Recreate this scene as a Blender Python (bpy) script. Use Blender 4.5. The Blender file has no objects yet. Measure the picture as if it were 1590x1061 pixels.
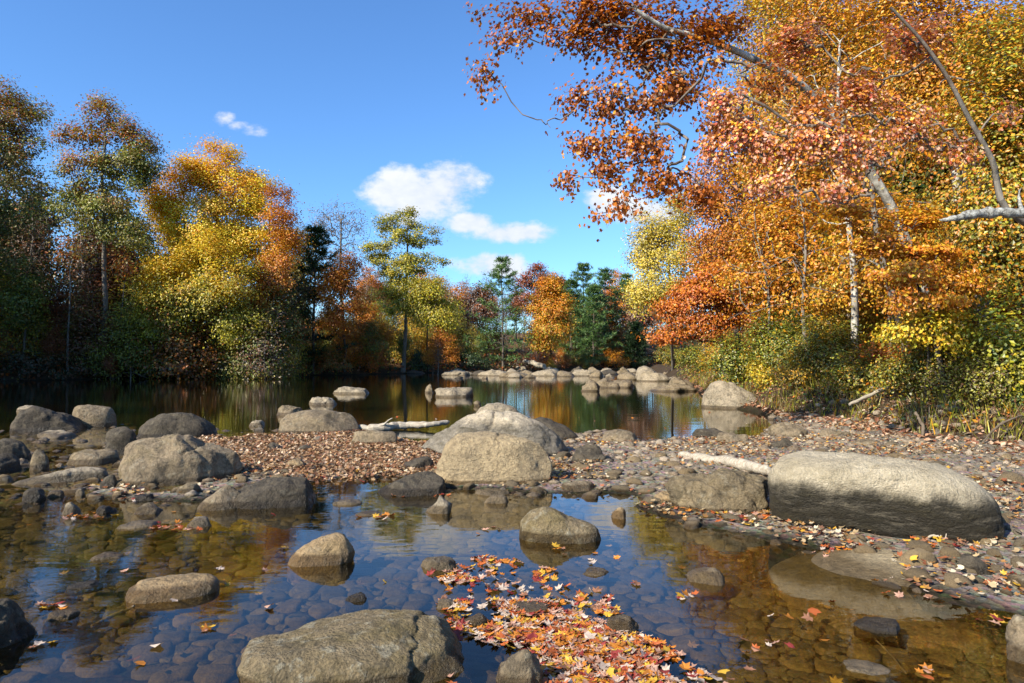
import bpy, math, random
import numpy as np
from mathutils import Vector
random.seed(7)
RNG = np.random.default_rng(7)
sc = bpy.context.scene
COL = sc.collection

# ------------------------------------------------------------------ camera, sky, sun, exposure
F, CX, CY, HY, CH = 1060.0, 795.0, 530.5, 556.0, 1.6      # photo focal length (px), centre, horizon row, eye height (m)
cam = bpy.data.cameras.new('camera'); camo = bpy.data.objects.new('camera', cam); COL.objects.link(camo)
cam.sensor_width = 36.0; cam.lens = 24.0; cam.clip_start = 0.05; cam.clip_end = 3000
camo.location = (0, 0, CH); camo.rotation_euler = (math.pi/2 + math.atan((HY-CY)/F), 0, 0)
sc.camera = camo
SUN_DIR = Vector((-0.76, -0.66, 0.66)).normalized()
SUN_EL = math.asin(SUN_DIR.z)
world = bpy.data.worlds.new('World'); sc.world = world; world.use_nodes = True

class NT:
    """tiny helper for node trees"""
    def __init__(s, tree): s.t = tree; s.n = tree.nodes; s.l = tree.links
    def node(s, typ, ins=None, **props):
        n = s.n.new(typ)
        for k, v in props.items(): setattr(n, k, v)
        for k, v in (ins or {}).items(): s.put(n.inputs[k], v)
        return n
    def put(s, sock, v):
        if isinstance(v, bpy.types.NodeSocket): s.l.new(v, sock)
        elif v is not None:
            if sock.type == 'RGBA' and len(v) == 3: v = (*v, 1)
            sock.default_value = v
    def math(s, op, a, b=0.0, c=0.0, clamp=False):
        n = s.node('ShaderNodeMath', operation=op, use_clamp=clamp)
        s.put(n.inputs[0], a); s.put(n.inputs[1], b); s.put(n.inputs[2], c)
        return n.outputs[0]
    def mix(s, f, a, b, blend='MIX'):
        n = s.node('ShaderNodeMix', data_type='RGBA', blend_type=blend)
        s.put(n.inputs[0], f); s.put(n.inputs[6], a); s.put(n.inputs[7], b)
        return n.outputs[2]
    def ramp(s, f, stops, interp='LINEAR'):
        n = s.node('ShaderNodeValToRGB'); cr = n.color_ramp; cr.interpolation = interp
        while len(cr.elements) < len(stops): cr.elements.new(0.5)
        for e, (p, c) in zip(cr.elements, stops):
            e.position = p; e.color = (*c, 1) if hasattr(c, '__len__') else (c, c, c, 1)
        s.put(n.inputs[0], f); return n.outputs[0]
    def rng(s, v, a, b, c=0.0, d=1.0, smooth=False):
        n = s.node('ShaderNodeMapRange', clamp=True)
        if smooth: n.interpolation_type = 'SMOOTHSTEP'
        for i, x in enumerate((v, a, b, c, d)): s.put(n.inputs[i], x)
        return n.outputs[0]
    def noise(s, vec, scale, detail=4, rough=0.55, dist=0.0):
        return s.node('ShaderNodeTexNoise', {'Vector': vec, 'Scale': scale, 'Detail': detail, 'Roughness': rough, 'Distortion': dist}).outputs[0]

wt = NT(world.node_tree); wt.n.clear()
sky = wt.node('ShaderNodeTexSky', sky_type='NISHITA', sun_disc=False, sun_elevation=SUN_EL,
              sun_rotation=math.atan2(SUN_DIR.x, SUN_DIR.y), altitude=200, air_density=1.0, dust_density=0.6, ozone_density=2.2)
gen = wt.node('ShaderNodeTexCoord').outputs['Generated']
sep = wt.node('ShaderNodeSeparateXYZ', {0: gen})
ysafe = wt.math('MAXIMUM', sep.outputs[1], 0.05)
cu = wt.math('DIVIDE', sep.outputs[0], ysafe); cv = wt.math('DIVIDE', sep.outputs[2], ysafe)
cvec = wt.node('ShaderNodeCombineXYZ', {0: cu, 1: wt.math('MULTIPLY', cv, 1.5), 2: 0.0}).outputs[0]
cn = wt.noise(cvec, 9.0, 9, 0.58); cn2 = wt.noise(cvec, 34.0, 6, 0.6)
cnn = wt.math('ADD', wt.math('MULTIPLY', cn, 0.75), wt.math('MULTIPLY', cn2, 0.25))
clouds = [(690, 292, 66, 42), (815, 362, 60, 18), (655, 302, 95, 46), (705, 285, 50, 34), (610, 300, 45, 34), (790, 362, 78, 20), (730, 345, 45, 20), (945, 312, 42, 24), (1010, 330, 70, 22),
          (765, 412, 75, 24), (345, 183, 22, 14), (365, 193, 24, 12), (392, 201, 30, 14), (1900, 250, 200, 60), (-400, 300, 160, 40), (2500, 120, 260, 60)]
mask = None
for (px, py, rx, ry) in clouds:
    u0, v0 = (px-CX)/F, (HY-py)/F
    du = wt.math('DIVIDE', wt.math('SUBTRACT', cu, u0), rx/F); dv = wt.math('DIVIDE', wt.math('SUBTRACT', cv, v0), ry/F)
    d2 = wt.math('ADD', wt.math('MULTIPLY', du, du), wt.math('MULTIPLY', dv, dv))
    m = wt.math('SUBTRACT', 1.25, wt.math('MULTIPLY', d2, 0.95))
    if rx < 32: m = wt.math('SUBTRACT', m, 0.62 if ry > rx else 0.26)
    mask = m if mask is None else wt.math('MAXIMUM', mask, m)
dens = wt.math('ADD', mask, wt.math('MULTIPLY', wt.math('SUBTRACT', cnn, 0.53), 5.8))
dens = wt.math('MULTIPLY', wt.rng(dens, 0.0, 1.05, smooth=True), wt.rng(sep.outputs[1], 0.1, 0.2))
ccol = wt.mix(wt.rng(cnn, 0.45, 0.62), (0.46, 0.50, 0.57), (0.58, 0.595, 0.62))
skyc = wt.mix(1.0, sky.outputs[0], (0.102*0.68, 0.102*1.04, 0.102*1.42), 'MULTIPLY')
allc = wt.mix(wt.math('MULTIPLY', dens, 0.96), skyc, ccol)
bg = wt.node('ShaderNodeBackground', {'Color': allc, 'Strength': 1.0})
wt.l.new(bg.outputs[0], wt.node('ShaderNodeOutputWorld').inputs[0])

sun = bpy.data.lights.new('sun', 'SUN'); sun.energy = 5.0; sun.angle = math.radians(0.53); sun.color = (1.0, 0.91, 0.76)
suno = bpy.data.objects.new('sun', sun); COL.objects.link(suno); suno.location = (-40, -30, 40)
suno.rotation_euler = SUN_DIR.to_track_quat('Z', 'Y').to_euler()
vs = sc.view_settings; sc.display_settings.display_device = 'sRGB'
vs.view_transform = 'Standard'; vs.look = 'None'; vs.exposure = 0.8; vs.gamma = 1.0; vs.use_curve_mapping = False
cy = sc.cycles
cy.max_bounces = 6; cy.diffuse_bounces = 2; cy.glossy_bounces = 2; cy.transmission_bounces = 3; cy.transparent_max_bounces = 8
cy.caustics_reflective = False; cy.caustics_refractive = False; cy.sample_clamp_indirect = 4.0; cy.use_denoising = True
try: cy.denoiser = 'OPENIMAGEDENOISE'
except Exception: pass

# ------------------------------------------------------------------ helpers
def gp(px, py, z=0.0):
    """the point of the level z that the photograph shows at pixel (px, py)"""
    Y = F*(CH-z)/(py-HY); return ((px-CX)/F*Y, Y)
def at(px, py, Y): return np.array([(px-CX)/F*Y, Y, CH-(py-HY)/F*Y])
def link(o, parent=None):
    COL.objects.link(o)
    if parent is not None: o.parent = parent
    return o
def tag(o, label=None, cat=None, group=None, kind=None):
    for k, v in (('label', label), ('category', cat), ('group', group), ('kind', kind)):
        if v: o[k] = v
    return o
def empty(name, loc, rz=0.0):
    o = bpy.data.objects.new(name, None); o.location = loc; o.rotation_euler = (0, 0, rz); o.empty_display_size = 0.2
    return link(o)
def mk_mesh(name, V, Fc, mat, smooth=True, col=None):
    me = bpy.data.meshes.new(name); V = np.asarray(V, np.float32); Fc = np.asarray(Fc, np.int32)
    n, k = Fc.shape
    me.vertices.add(len(V)); me.vertices.foreach_set('co', V.ravel())
    me.loops.add(n*k); me.loops.foreach_set('vertex_index', Fc.ravel())
    me.polygons.add(n); me.polygons.foreach_set('loop_start', np.arange(0, n*k, k, dtype=np.int32))
    me.polygons.foreach_set('use_smooth', np.full(n, smooth))
    if col is not None:
        dom = 'FACE' if len(col) == n else 'POINT'
        a = me.attributes.new('col', 'FLOAT_COLOR', dom)
        c = np.ones((len(col), 4), np.float32); c[:, :3] = col; a.data.foreach_set('color', c.ravel())
    me.materials.append(mat); me.update(calc_edges=True)
    return me
def obj(name, me, parent=None, loc=None, rz=0.0):
    o = bpy.data.objects.new(name, me)
    if loc is not None: o.location = loc
    o.rotation_euler = (0, 0, rz)
    return link(o, parent)
def copy_tree(o, loc, rz, s=1.0):
    c = o.copy(); COL.objects.link(c); c.location = loc; c.rotation_euler = (0, 0, rz); c.scale = (s, s, s)
    for ch in o.children:
        d = ch.copy(); COL.objects.link(d); d.parent = c
    return c

# vectorised value noise
def _h(ix, iy, iz, seed):
    n = (ix.astype(np.int64)*374761393 + iy.astype(np.int64)*668265263 + iz.astype(np.int64)*2147483647 + seed*1274126177) & 0xffffffff
    n = ((n ^ (n >> 13))*1274126177) & 0xffffffff
    return ((n ^ (n >> 16)) & 0xffff)/65535.0
def vnoise(p, seed=0):
    i = np.floor(p).astype(np.int64); f = p-i; f = f*f*f*(f*(f*6-15)+10); r = 0
    for dx in (0, 1):
        for dy in (0, 1):
            for dz in (0, 1):
                w = (f[:, 0] if dx else 1-f[:, 0])*(f[:, 1] if dy else 1-f[:, 1])*(f[:, 2] if dz else 1-f[:, 2])
                r = r + w*_h(i[:, 0]+dx, i[:, 1]+dy, i[:, 2]+dz, seed)
    return r*2-1
def fbm(p, octs=4, seed=0, gain=0.5):
    r = 0; a = 1.0
    for k in range(octs):
        r = r+a*vnoise(p*(2.03**k)+k*17.3, seed+k); a *= gain
    return r
def rotz(X, a): c_, s_ = np.cos(a), np.sin(a); return np.c_[X[:, 0]*c_-X[:, 1]*s_, X[:, 0]*s_+X[:, 1]*c_, X[:, 2]]
def sdf(P, poly):
    """signed distance, positive inside"""
    poly = np.asarray(poly, float); d = np.full(len(P), 1e18); ins = np.zeros(len(P), bool)
    for a, b in zip(poly, np.roll(poly, -1, 0)):
        e = b-a; w = P-a; t = np.clip((w@e)/max(e@e, 1e-9), 0, 1)
        q = w-t[:, None]*e; d = np.minimum(d, (q*q).sum(1))
        c = ((a[1] <= P[:, 1]) & (b[1] > P[:, 1])) | ((b[1] <= P[:, 1]) & (a[1] > P[:, 1]))
        with np.errstate(divide='ignore', invalid='ignore'):
            xs = a[0]+(P[:, 1]-a[1])/(b[1]-a[1] if b[1] != a[1] else 1e-9)*e[0]
        ins ^= c & (P[:, 0] < xs)
    d = np.sqrt(d); return np.where(ins, d, -d)
def ss(x, a, b):
    t = np.clip((x-a)/(b-a), 0, 1); return t*t*(3-2*t)
def unit(v): return v/np.maximum(np.linalg.norm(v, axis=-1, keepdims=True), 1e-9)
def ico(sub):
    import bmesh
    bm = bmesh.new(); bmesh.ops.create_icosphere(bm, subdivisions=sub, radius=1.0)
    V = np.array([v.co[:] for v in bm.verts]); Fc = np.array([[v.index for v in f.verts] for f in bm.faces]); bm.free()
    return V, Fc
ICO = {}
def icos(s):
    if s not in ICO: ICO[s] = ico(s)
    return ICO[s]

# ------------------------------------------------------------------ materials
def new_mat(name):
    m = bpy.data.materials.new(name); m.use_nodes = True; m.node_tree.nodes.clear(); return m, NT(m.node_tree)
def finish(t, shader): t.l.new(shader, t.node('ShaderNodeOutputMaterial').inputs[0])
def rock_mat(name, a, b, dark, stain=0.35, speck=0.5, band=None, lichen=0.0, bump=0.5, wet=0.055, scale=1.0, useattr=False, objrand=False, rand=1.0, mott=1.0):
    m, t = new_mat(name)
    tc = t.node('ShaderNodeTexCoord'); oi = t.node('ShaderNodeObjectInfo')
    vec = t.node('ShaderNodeVectorMath', {0: tc.outputs['Object'], 1: oi.outputs['Location']}, operation='ADD').outputs[0]
    pos = t.node('ShaderNodeNewGeometry').outputs['Position']; z = t.node('ShaderNodeSeparateXYZ', {0: pos}).outputs[2]
    n1 = t.noise(vec, 2.6*scale, 8, 0.62, 0.4); n2 = t.noise(vec, 70*scale, 3, 0.7); n3 = t.noise(vec, 7*scale, 7, 0.68, 0.8)
    c = t.mix(t.rng(n1, 0.36, 0.64), a, b)
    if useattr:
        c = t.mix(0.6, c, t.node('ShaderNodeAttribute', attribute_name='col').outputs[0])
    if objrand:
        rc = t.ramp(oi.outputs['Random'], [(0, (0.10, 0.095, 0.085)), (0.25, (0.20, 0.17, 0.125)), (0.45, (0.13, 0.125, 0.12)), (0.65, (0.26, 0.22, 0.165)), (0.85, (0.17, 0.14, 0.09)), (1.0, (0.32, 0.28, 0.22))])
        rc = t.mix(1.0, rc, (rand, rand*0.9, rand*0.65) if rand != 1 else (1, 1, 1), 'MULTIPLY'); c = t.mix(0.65, c, rc)
    c = t.mix(t.math('MULTIPLY', t.rng(n3, 0.51, 0.61), stain), c, dark)
    if lichen > 0:
        n4 = t.noise(vec, 11*scale, 6, 0.7); c = t.mix(t.math('MULTIPLY', t.rng(n4, 0.54, 0.62), lichen), c, (0.36, 0.36, 0.30))
        n5 = t.noise(vec, 4.1*scale, 5, 0.65); c = t.mix(t.math('MULTIPLY', t.rng(n5, 0.5, 0.66), lichen*0.8), c, (0.20, 0.17, 0.075))
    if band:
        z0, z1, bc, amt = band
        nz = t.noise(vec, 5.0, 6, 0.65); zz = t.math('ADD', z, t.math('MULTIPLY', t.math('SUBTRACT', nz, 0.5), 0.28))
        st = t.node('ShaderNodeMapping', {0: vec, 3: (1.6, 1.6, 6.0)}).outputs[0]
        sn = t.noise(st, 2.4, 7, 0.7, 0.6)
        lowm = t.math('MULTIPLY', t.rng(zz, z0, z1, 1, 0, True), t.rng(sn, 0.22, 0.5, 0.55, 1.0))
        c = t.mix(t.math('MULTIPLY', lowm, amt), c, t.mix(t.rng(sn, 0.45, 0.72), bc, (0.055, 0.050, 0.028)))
    c = t.mix(1.0, c, t.ramp(n2, [(0.3, 1-0.6*speck), (0.62, 1.0), (0.75, 1+0.3*speck)]), 'MULTIPLY')
    n6 = t.noise(vec, 19*scale, 6, 0.75, 0.3); c = t.mix(1.0, c, t.ramp(n6, [(0.34, 1-0.45*mott), (0.5, 1.0), (0.66, 1+0.22*mott)]), 'MULTIPLY'); c = t.mix(1.0, c, (1.12, 1.0, 0.84), 'MULTIPLY')
    wz = t.math('SUBTRACT', z, 0.012); wz = t.math('ADD', wz, t.math('MULTIPLY', t.math('SUBTRACT', n3, 0.5), 0.03))
    wm = t.rng(wz, wet, wet+0.02, 1, 0)
    c = t.mix(wm, c, t.mix(1.0, c, (0.42, 0.38, 0.32), 'MULTIPLY'))
    bh = t.math('ADD', t.math('MULTIPLY', t.noise(vec, 22*scale, 7, 0.72), 0.7), t.math('MULTIPLY', n3, 0.9))
    if band: bh = t.math('ADD', bh, t.math('MULTIPLY', sn, 0.8))
    bh = t.math('ADD', bh, t.math('MULTIPLY', t.node('ShaderNodeTexVoronoi', {'Vector': vec, 'Scale': 60*scale}).outputs[0], 0.12))
    bn = t.node('ShaderNodeBump', {'Strength': min(1.0, bump*1.5), 'Distance': 0.07, 'Height': bh}).outputs[0]
    p = t.node('ShaderNodeBsdfPrincipled', {'Base Color': c, 'Roughness': t.rng(wm, 0, 1, 0.88, 0.35), 'Normal': bn, 'Specular IOR Level': 0.3})
    finish(t, p.outputs[0]); return m

MR = {
 'tan': rock_mat('stone_tan', (0.36, 0.275, 0.165), (0.24, 0.19, 0.12), (0.09, 0.08, 0.065), 0.35, lichen=0.25),
 'grey': rock_mat('stone_grey', (0.17, 0.145, 0.105), (0.26, 0.22, 0.16), (0.05, 0.046, 0.038), 0.5, lichen=0.35),
 'dark': rock_mat('stone_dark', (0.060, 0.054, 0.045), (0.10, 0.09, 0.072), (0.022, 0.022, 0.022), 0.6, lichen=0.12),
 'pale': rock_mat('stone_pale', (0.38, 0.345, 0.28), (0.25, 0.23, 0.185), (0.08, 0.076, 0.066), 0.55, speck=0.5, lichen=0.2),
 'lichen': rock_mat('stone_lichened', (0.27, 0.23, 0.155), (0.19, 0.16, 0.09), (0.085, 0.08, 0.06), 0.5, lichen=0.75, bump=0.8),
 'great': rock_mat('stone_great_boulder', (0.60, 0.57, 0.47), (0.47, 0.44, 0.35), (0.20, 0.17, 0.12), 0.14, band=(0.36, 0.52, (0.018, 0.018, 0.016), 0.97), bump=0.9, mott=0.4, lichen=0.22),  # dark low band: streaky stain, with the lower front's shade in its colour
 'block': rock_mat('stone_block', (0.45, 0.38, 0.255), (0.34, 0.29, 0.20), (0.15, 0.13, 0.10), 0.25, bump=0.6, band=(0.05, 0.14, (0.40, 0.33, 0.22), 0.4)),
 'hump': rock_mat('stone_hump', (0.52, 0.48, 0.40), (0.44, 0.41, 0.34), (0.14, 0.14, 0.13), 0.2, band=(0.46, 0.62, (0.15, 0.15, 0.14), 0.85)),
 'rough': rock_mat('stone_rough', (0.17, 0.145, 0.10), (0.26, 0.22, 0.145), (0.05, 0.046, 0.036), 0.6, lichen=0.3, bump=1.1),
 'slab': rock_mat('stone_slab', (0.42, 0.37, 0.26), (0.33, 0.29, 0.20), (0.16, 0.13, 0.07), 0.3, wet=0.012),
 'cobble': rock_mat('cobble_stone', (0.24, 0.215, 0.18), (0.17, 0.155, 0.135), (0.06, 0.058, 0.05), 0.4, objrand=True, bump=0.5, wet=0.02, rand=1.35),
 'bedstone': rock_mat('bed_stone', (0.10, 0.083, 0.045), (0.06, 0.052, 0.03), (0.04, 0.034, 0.018), 0.4, objrand=True, bump=0.3, wet=-9, rand=0.5),
 'bedstones': rock_mat('bed_stone_mass', (0.10, 0.083, 0.045), (0.06, 0.052, 0.03), (0.04, 0.034, 0.018), 0.4, useattr=True, bump=0.3, wet=-9),
 'cobbles': rock_mat('cobble_stone_mass', (0.24, 0.215, 0.18), (0.17, 0.155, 0.135), (0.06, 0.058, 0.05), 0.4, useattr=True, bump=0.5, wet=0.02),
}
def simple_mat(name, a, b, scale=6, stretch=None, rough=0.9, bump=0.4, bscale=30, attr=False):
    m, t = new_mat(name); vec = t.node('ShaderNodeTexCoord').outputs['Object']
    if stretch: vec = t.node('ShaderNodeMapping', {0: vec, 3: stretch}).outputs[0]
    n = t.noise(vec, scale, 7, 0.65, 0.5); c = t.mix(t.rng(n, 0.38, 0.62), a, b)
    bn = t.node('ShaderNodeBump', {'Strength': bump, 'Distance': 0.03, 'Height': t.noise(vec, bscale, 6, 0.7)}).outputs[0]
    p = t.node('ShaderNodeBsdfPrincipled', {'Base Color': c, 'Roughness': rough, 'Normal': bn, 'Specular IOR Level': 0.2})
    finish(t, p.outputs[0]); return m
BARK = simple_mat('bark_brown', (0.075, 0.06, 0.045), (0.16, 0.135, 0.105), 3, (3, 3, 0.5))
BARKT = simple_mat('bark_twigs', (0.11, 0.085, 0.065), (0.24, 0.20, 0.16), 4)
BARKG = simple_mat('bark_grey', (0.13, 0.115, 0.095), (0.27, 0.24, 0.20), 3, (3, 3, 0.5))
SYCB = simple_mat('bark_sycamore', (0.13, 0.11, 0.085), (0.62, 0.59, 0.50), 3.4, (1.6, 1.6, 1.0), bump=0.5)
PALEB = simple_mat('bark_pale_lichen', (0.14, 0.13, 0.11), (0.50, 0.50, 0.45), 9, (2, 2, 2), bump=0.8)
DRIFT = simple_mat('driftwood', (0.30, 0.25, 0.18), (0.52, 0.46, 0.36), 5, (0.7, 6, 6), bump=0.5)
TWIG = simple_mat('twig_brown', (0.10, 0.075, 0.05), (0.18, 0.14, 0.10), 6)
def leaf_mat(name, transl=0.35, gloss=0.04, objcol=False):
    m, t = new_mat(name)
    if objcol:
        r = t.node('ShaderNodeObjectInfo').outputs['Color']
    else: r = t.node('ShaderNodeAttribute', attribute_name='col').outputs[0]
    v = t.noise(t.node('ShaderNodeTexCoord').outputs['Object'], 40 if objcol else 8, 3)
    c = t.mix(1.0, r, t.ramp(v, [(0.3, 0.78), (0.7, 1.15)]), 'MULTIPLY')
    d = t.node('ShaderNodeBsdfDiffuse', {'Color': c}); tr = t.node('ShaderNodeBsdfTranslucent', {'Color': c})
    s = t.node('ShaderNodeMixShader', {0: transl, 1: d.outputs[0], 2: tr.outputs[0]})
    g = t.node('ShaderNodeBsdfGlossy', {'Color': (0.9, 0.9, 0.9, 1), 'Roughness': 0.45})
    s = t.node('ShaderNodeMixShader', {0: gloss, 1: s.outputs[0], 2: g.outputs[0]})
    finish(t, s.outputs[0]); return m
LEAF = leaf_mat('leaf_foliage'); NEEDLE = leaf_mat('pine_needles', 0.15, 0.03); DRYLEAF = leaf_mat('fallen_leaf', 0.12, 0.03); DRYLEAF1 = leaf_mat('fallen_leaf_single', 0.12, 0.04, True)

# water: clear surface that mirrors at low angles
m, t = new_mat('river_water'); WATER = m
pos = t.node('ShaderNodeNewGeometry').outputs['Position']
v1 = t.node('ShaderNodeMapping', {0: pos, 3: (1.0, 2.2, 1.0)}).outputs[0]
h = t.math('ADD', t.math('MULTIPLY', t.noise(v1, 1.1, 3, 0.5), 0.8), t.math('MULTIPLY', t.noise(v1, 5.0, 3, 0.5, 0.6), 0.14))
bn = t.node('ShaderNodeBump', {'Strength': 0.085, 'Distance': 0.05, 'Height': h}).outputs[0]
inc = t.node('ShaderNodeNewGeometry').outputs['Incoming']
cosi = t.math('ABSOLUTE', t.node('ShaderNodeVectorMath', {0: inc, 1: bn}, operation='DOT_PRODUCT').outputs['Value'])
fr = t.math('ADD', 0.02, t.math('MULTIPLY', 0.98, t.math('POWER', t.math('SUBTRACT', 1.0, cosi, clamp=True), 5.0)), clamp=True)
s = t.node('ShaderNodeMixShader', {0: fr, 1: t.node('ShaderNodeBsdfTransparent', {'Color': (0.75, 0.67, 0.42, 1)}).outputs[0],
                                   2: t.node('ShaderNodeBsdfGlossy', {'Color': (1, 1, 1, 1), 'Roughness': 0.015, 'Normal': bn}).outputs[0]})
finish(t, s.outputs[0])

# ground
m, t = new_mat('ground_soil'); GROUND = m
pos = t.node('ShaderNodeNewGeometry').outputs['Position']
c = t.node('ShaderNodeAttribute', attribute_name='col').outputs[0]
n = t.noise(pos, 2.2, 9, 0.7); n2 = t.noise(pos, 26, 5, 0.75)
vor = t.node('ShaderNodeTexVoronoi', {'Vector': pos, 'Scale': 17.0}); 
c = t.mix(1.0, c, t.ramp(n, [(0.3, 0.6), (0.7, 1.35)]), 'MULTIPLY')
c = t.mix(1.0, c, t.ramp(n2, [(0.3, 0.5), (0.7, 1.5)]), 'MULTIPLY')
c = t.mix(0.35, c, t.mix(1.0, c, vor.outputs['Color'], 'MULTIPLY'))
bn = t.node('ShaderNodeBump', {'Strength': 0.8, 'Distance': 0.04, 'Height': t.math('ADD', n2, vor.outputs[0])}).outputs[0]
p = t.node('ShaderNodeBsdfPrincipled', {'Base Color': c, 'Roughness': 0.95, 'Normal': bn, 'Specular IOR Level': 0.15}); finish(t, p.outputs[0])

# ------------------------------------------------------------------ terrain
BAR = [gp(*p) for p in [(-350, 830), (-100, 800), (0, 782), (90, 765), (190, 766), (300, 772), (370, 752), (470, 746), (560, 741), (610, 736), (700, 752), (860, 762), (930, 760),
       (985, 766), (1015, 786), (1080, 802), (1190, 828), (1270, 846), (1330, 846), (1400, 868), (1440, 905), (1500, 928), (1590, 950), (1800, 1010)]] + [(9.5, 3.0), (9.5, 16)] + \
      [gp(*p) for p in [(1290, 655), (1212, 652), (1200, 668), (1160, 682), (1090, 685), (1000, 684), (940, 672), (880, 676), (800, 684), (700, 688), (640, 690), (560, 672), (430, 668), (330, 666), (270, 662), (200, 656), (100, 664), (0, 668), (-350, 668)]]
LEFTB = [(-30, -120), (-31, 0), (-33, 22), gp(0, 592), gp(200, 588), gp(400, 585), gp(560, 582), gp(690, 579), (4, 88), (16, 95), (40, 98), (520, 98), (520, 620), (-520, 620), (-520, -120)]
RIGHTB = [gp(1003, 575), gp(1040, 590), gp(1085, 606), gp(1096, 622), gp(1155, 636), gp(1215, 649), gp(1300, 660), gp(1420, 686), gp(1500, 694), gp(1590, 702), (8.7, 8), (8.9, 0), (9, -120), (520, -120), (520, 90)]
def terrain(P):
    """height and ground colour at points P (n,2)"""
    x, y = P[:, 0], P[:, 1]
    P3 = np.c_[P, np.zeros(len(P))]
    wob = fbm(P3*0.9, 3, 5)*0.25
    nb = fbm(P3*2.3, 3, 9)
    near = 1-ss(y, 11.5, 17)
    bed = -0.75+0.62*near + 0.02*nb
    dB = sdf(P, BAR)+wob*0.5; dL = sdf(P, LEFTB)+wob*2; dR = sdf(P, RIGHTB)+wob*0.6
    rightn = ss(x, 0.5, 6)
    barh = 0.012 + 0.02*ss(x, -3, 0) + 0.09*rightn*ss(dB, 0, 2.0) + 0.022*nb
    leftlow = 1-ss(x, -6.5, -3.6); barh = barh - 0.045*leftlow - 0.02*leftlow*ss(y, 12.5, 15)
    z = bed + (barh-bed)*ss(dB, -0.9, 0.12)
    zl = 0.05+0.9*ss(dL, 0, 4)+5.0*ss(dL, 4, 50)+9*ss(dL, 45, 300)+0.25*fbm(P3*0.35, 3, 21)*ss(dL, 0, 4)
    z = np.where(dL > -3, z+(zl-z)*ss(dL, -3, 0.1), z)
    zr = 0.12+0.62*ss(dR, 0.1, 1.1)+0.9*ss(dR, 1, 14)+9*ss(dR, 40, 300)+0.18*fbm(P3*0.8, 3, 31)*ss(dR, 0, 2)
    z = np.where(dR > -1.2, np.maximum(z, z+(zr-z)*ss(dR, -1.0, 0.15)), z)
    bedc = np.array([0.030, 0.025, 0.012]); deep = np.array([0.022, 0.019, 0.007]); barc = np.array([0.31, 0.26, 0.20]); soil = np.array([0.075, 0.05, 0.028]); lit = np.array([0.19, 0.105, 0.045])
    c = bedc+(deep-bedc)*(1-near)[:, None]
    c = c+(barc-c)*ss(dB, -0.15, 0.15)[:, None]
    c = c+(soil-c)*ss(np.maximum(dL, dR), -0.2, 0.3)[:, None]
    c = c+(lit-c)*(ss(np.maximum(dL, dR), 0.8, 3)*0.8)[:, None]
    return z, c, dB, dL, dR
def zat(x, y): return float(terrain(np.array([[x, y]]))[0][0])
tx = np.linspace(-1, 1, 441); gx = 480*np.sinh(6.0*tx)/np.sinh(6.0)
ty = np.linspace(-0.78, 1, 441); gy = 7+580*np.sinh(6.0*ty)/np.sinh(6.0)
gy = np.maximum(gy, -110+np.linspace(0, 0.001, len(gy)))
GX, GY = np.meshgrid(gx, gy); P = np.c_[GX.ravel(), GY.ravel()]
Z, Cc, _, _, _ = terrain(P)
nx, ny = len(gx), len(gy); ii = (np.arange(ny-1)[:, None]*nx+np.arange(nx-1)[None]).ravel()
ground = obj('ground', mk_mesh('ground', np.c_[P, Z], np.c_[ii, ii+1, ii+nx+1, ii+nx], GROUND, True, Cc)); tag(ground, kind='structure')
wv = [(-400, -105, 0), (400, -105, 0), (400, 300, 0), (-400, 300, 0)]
water = obj('river_water', mk_mesh('river_water', wv, [[0, 1, 2, 3]], WATER)); tag(water, kind='structure')

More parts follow.
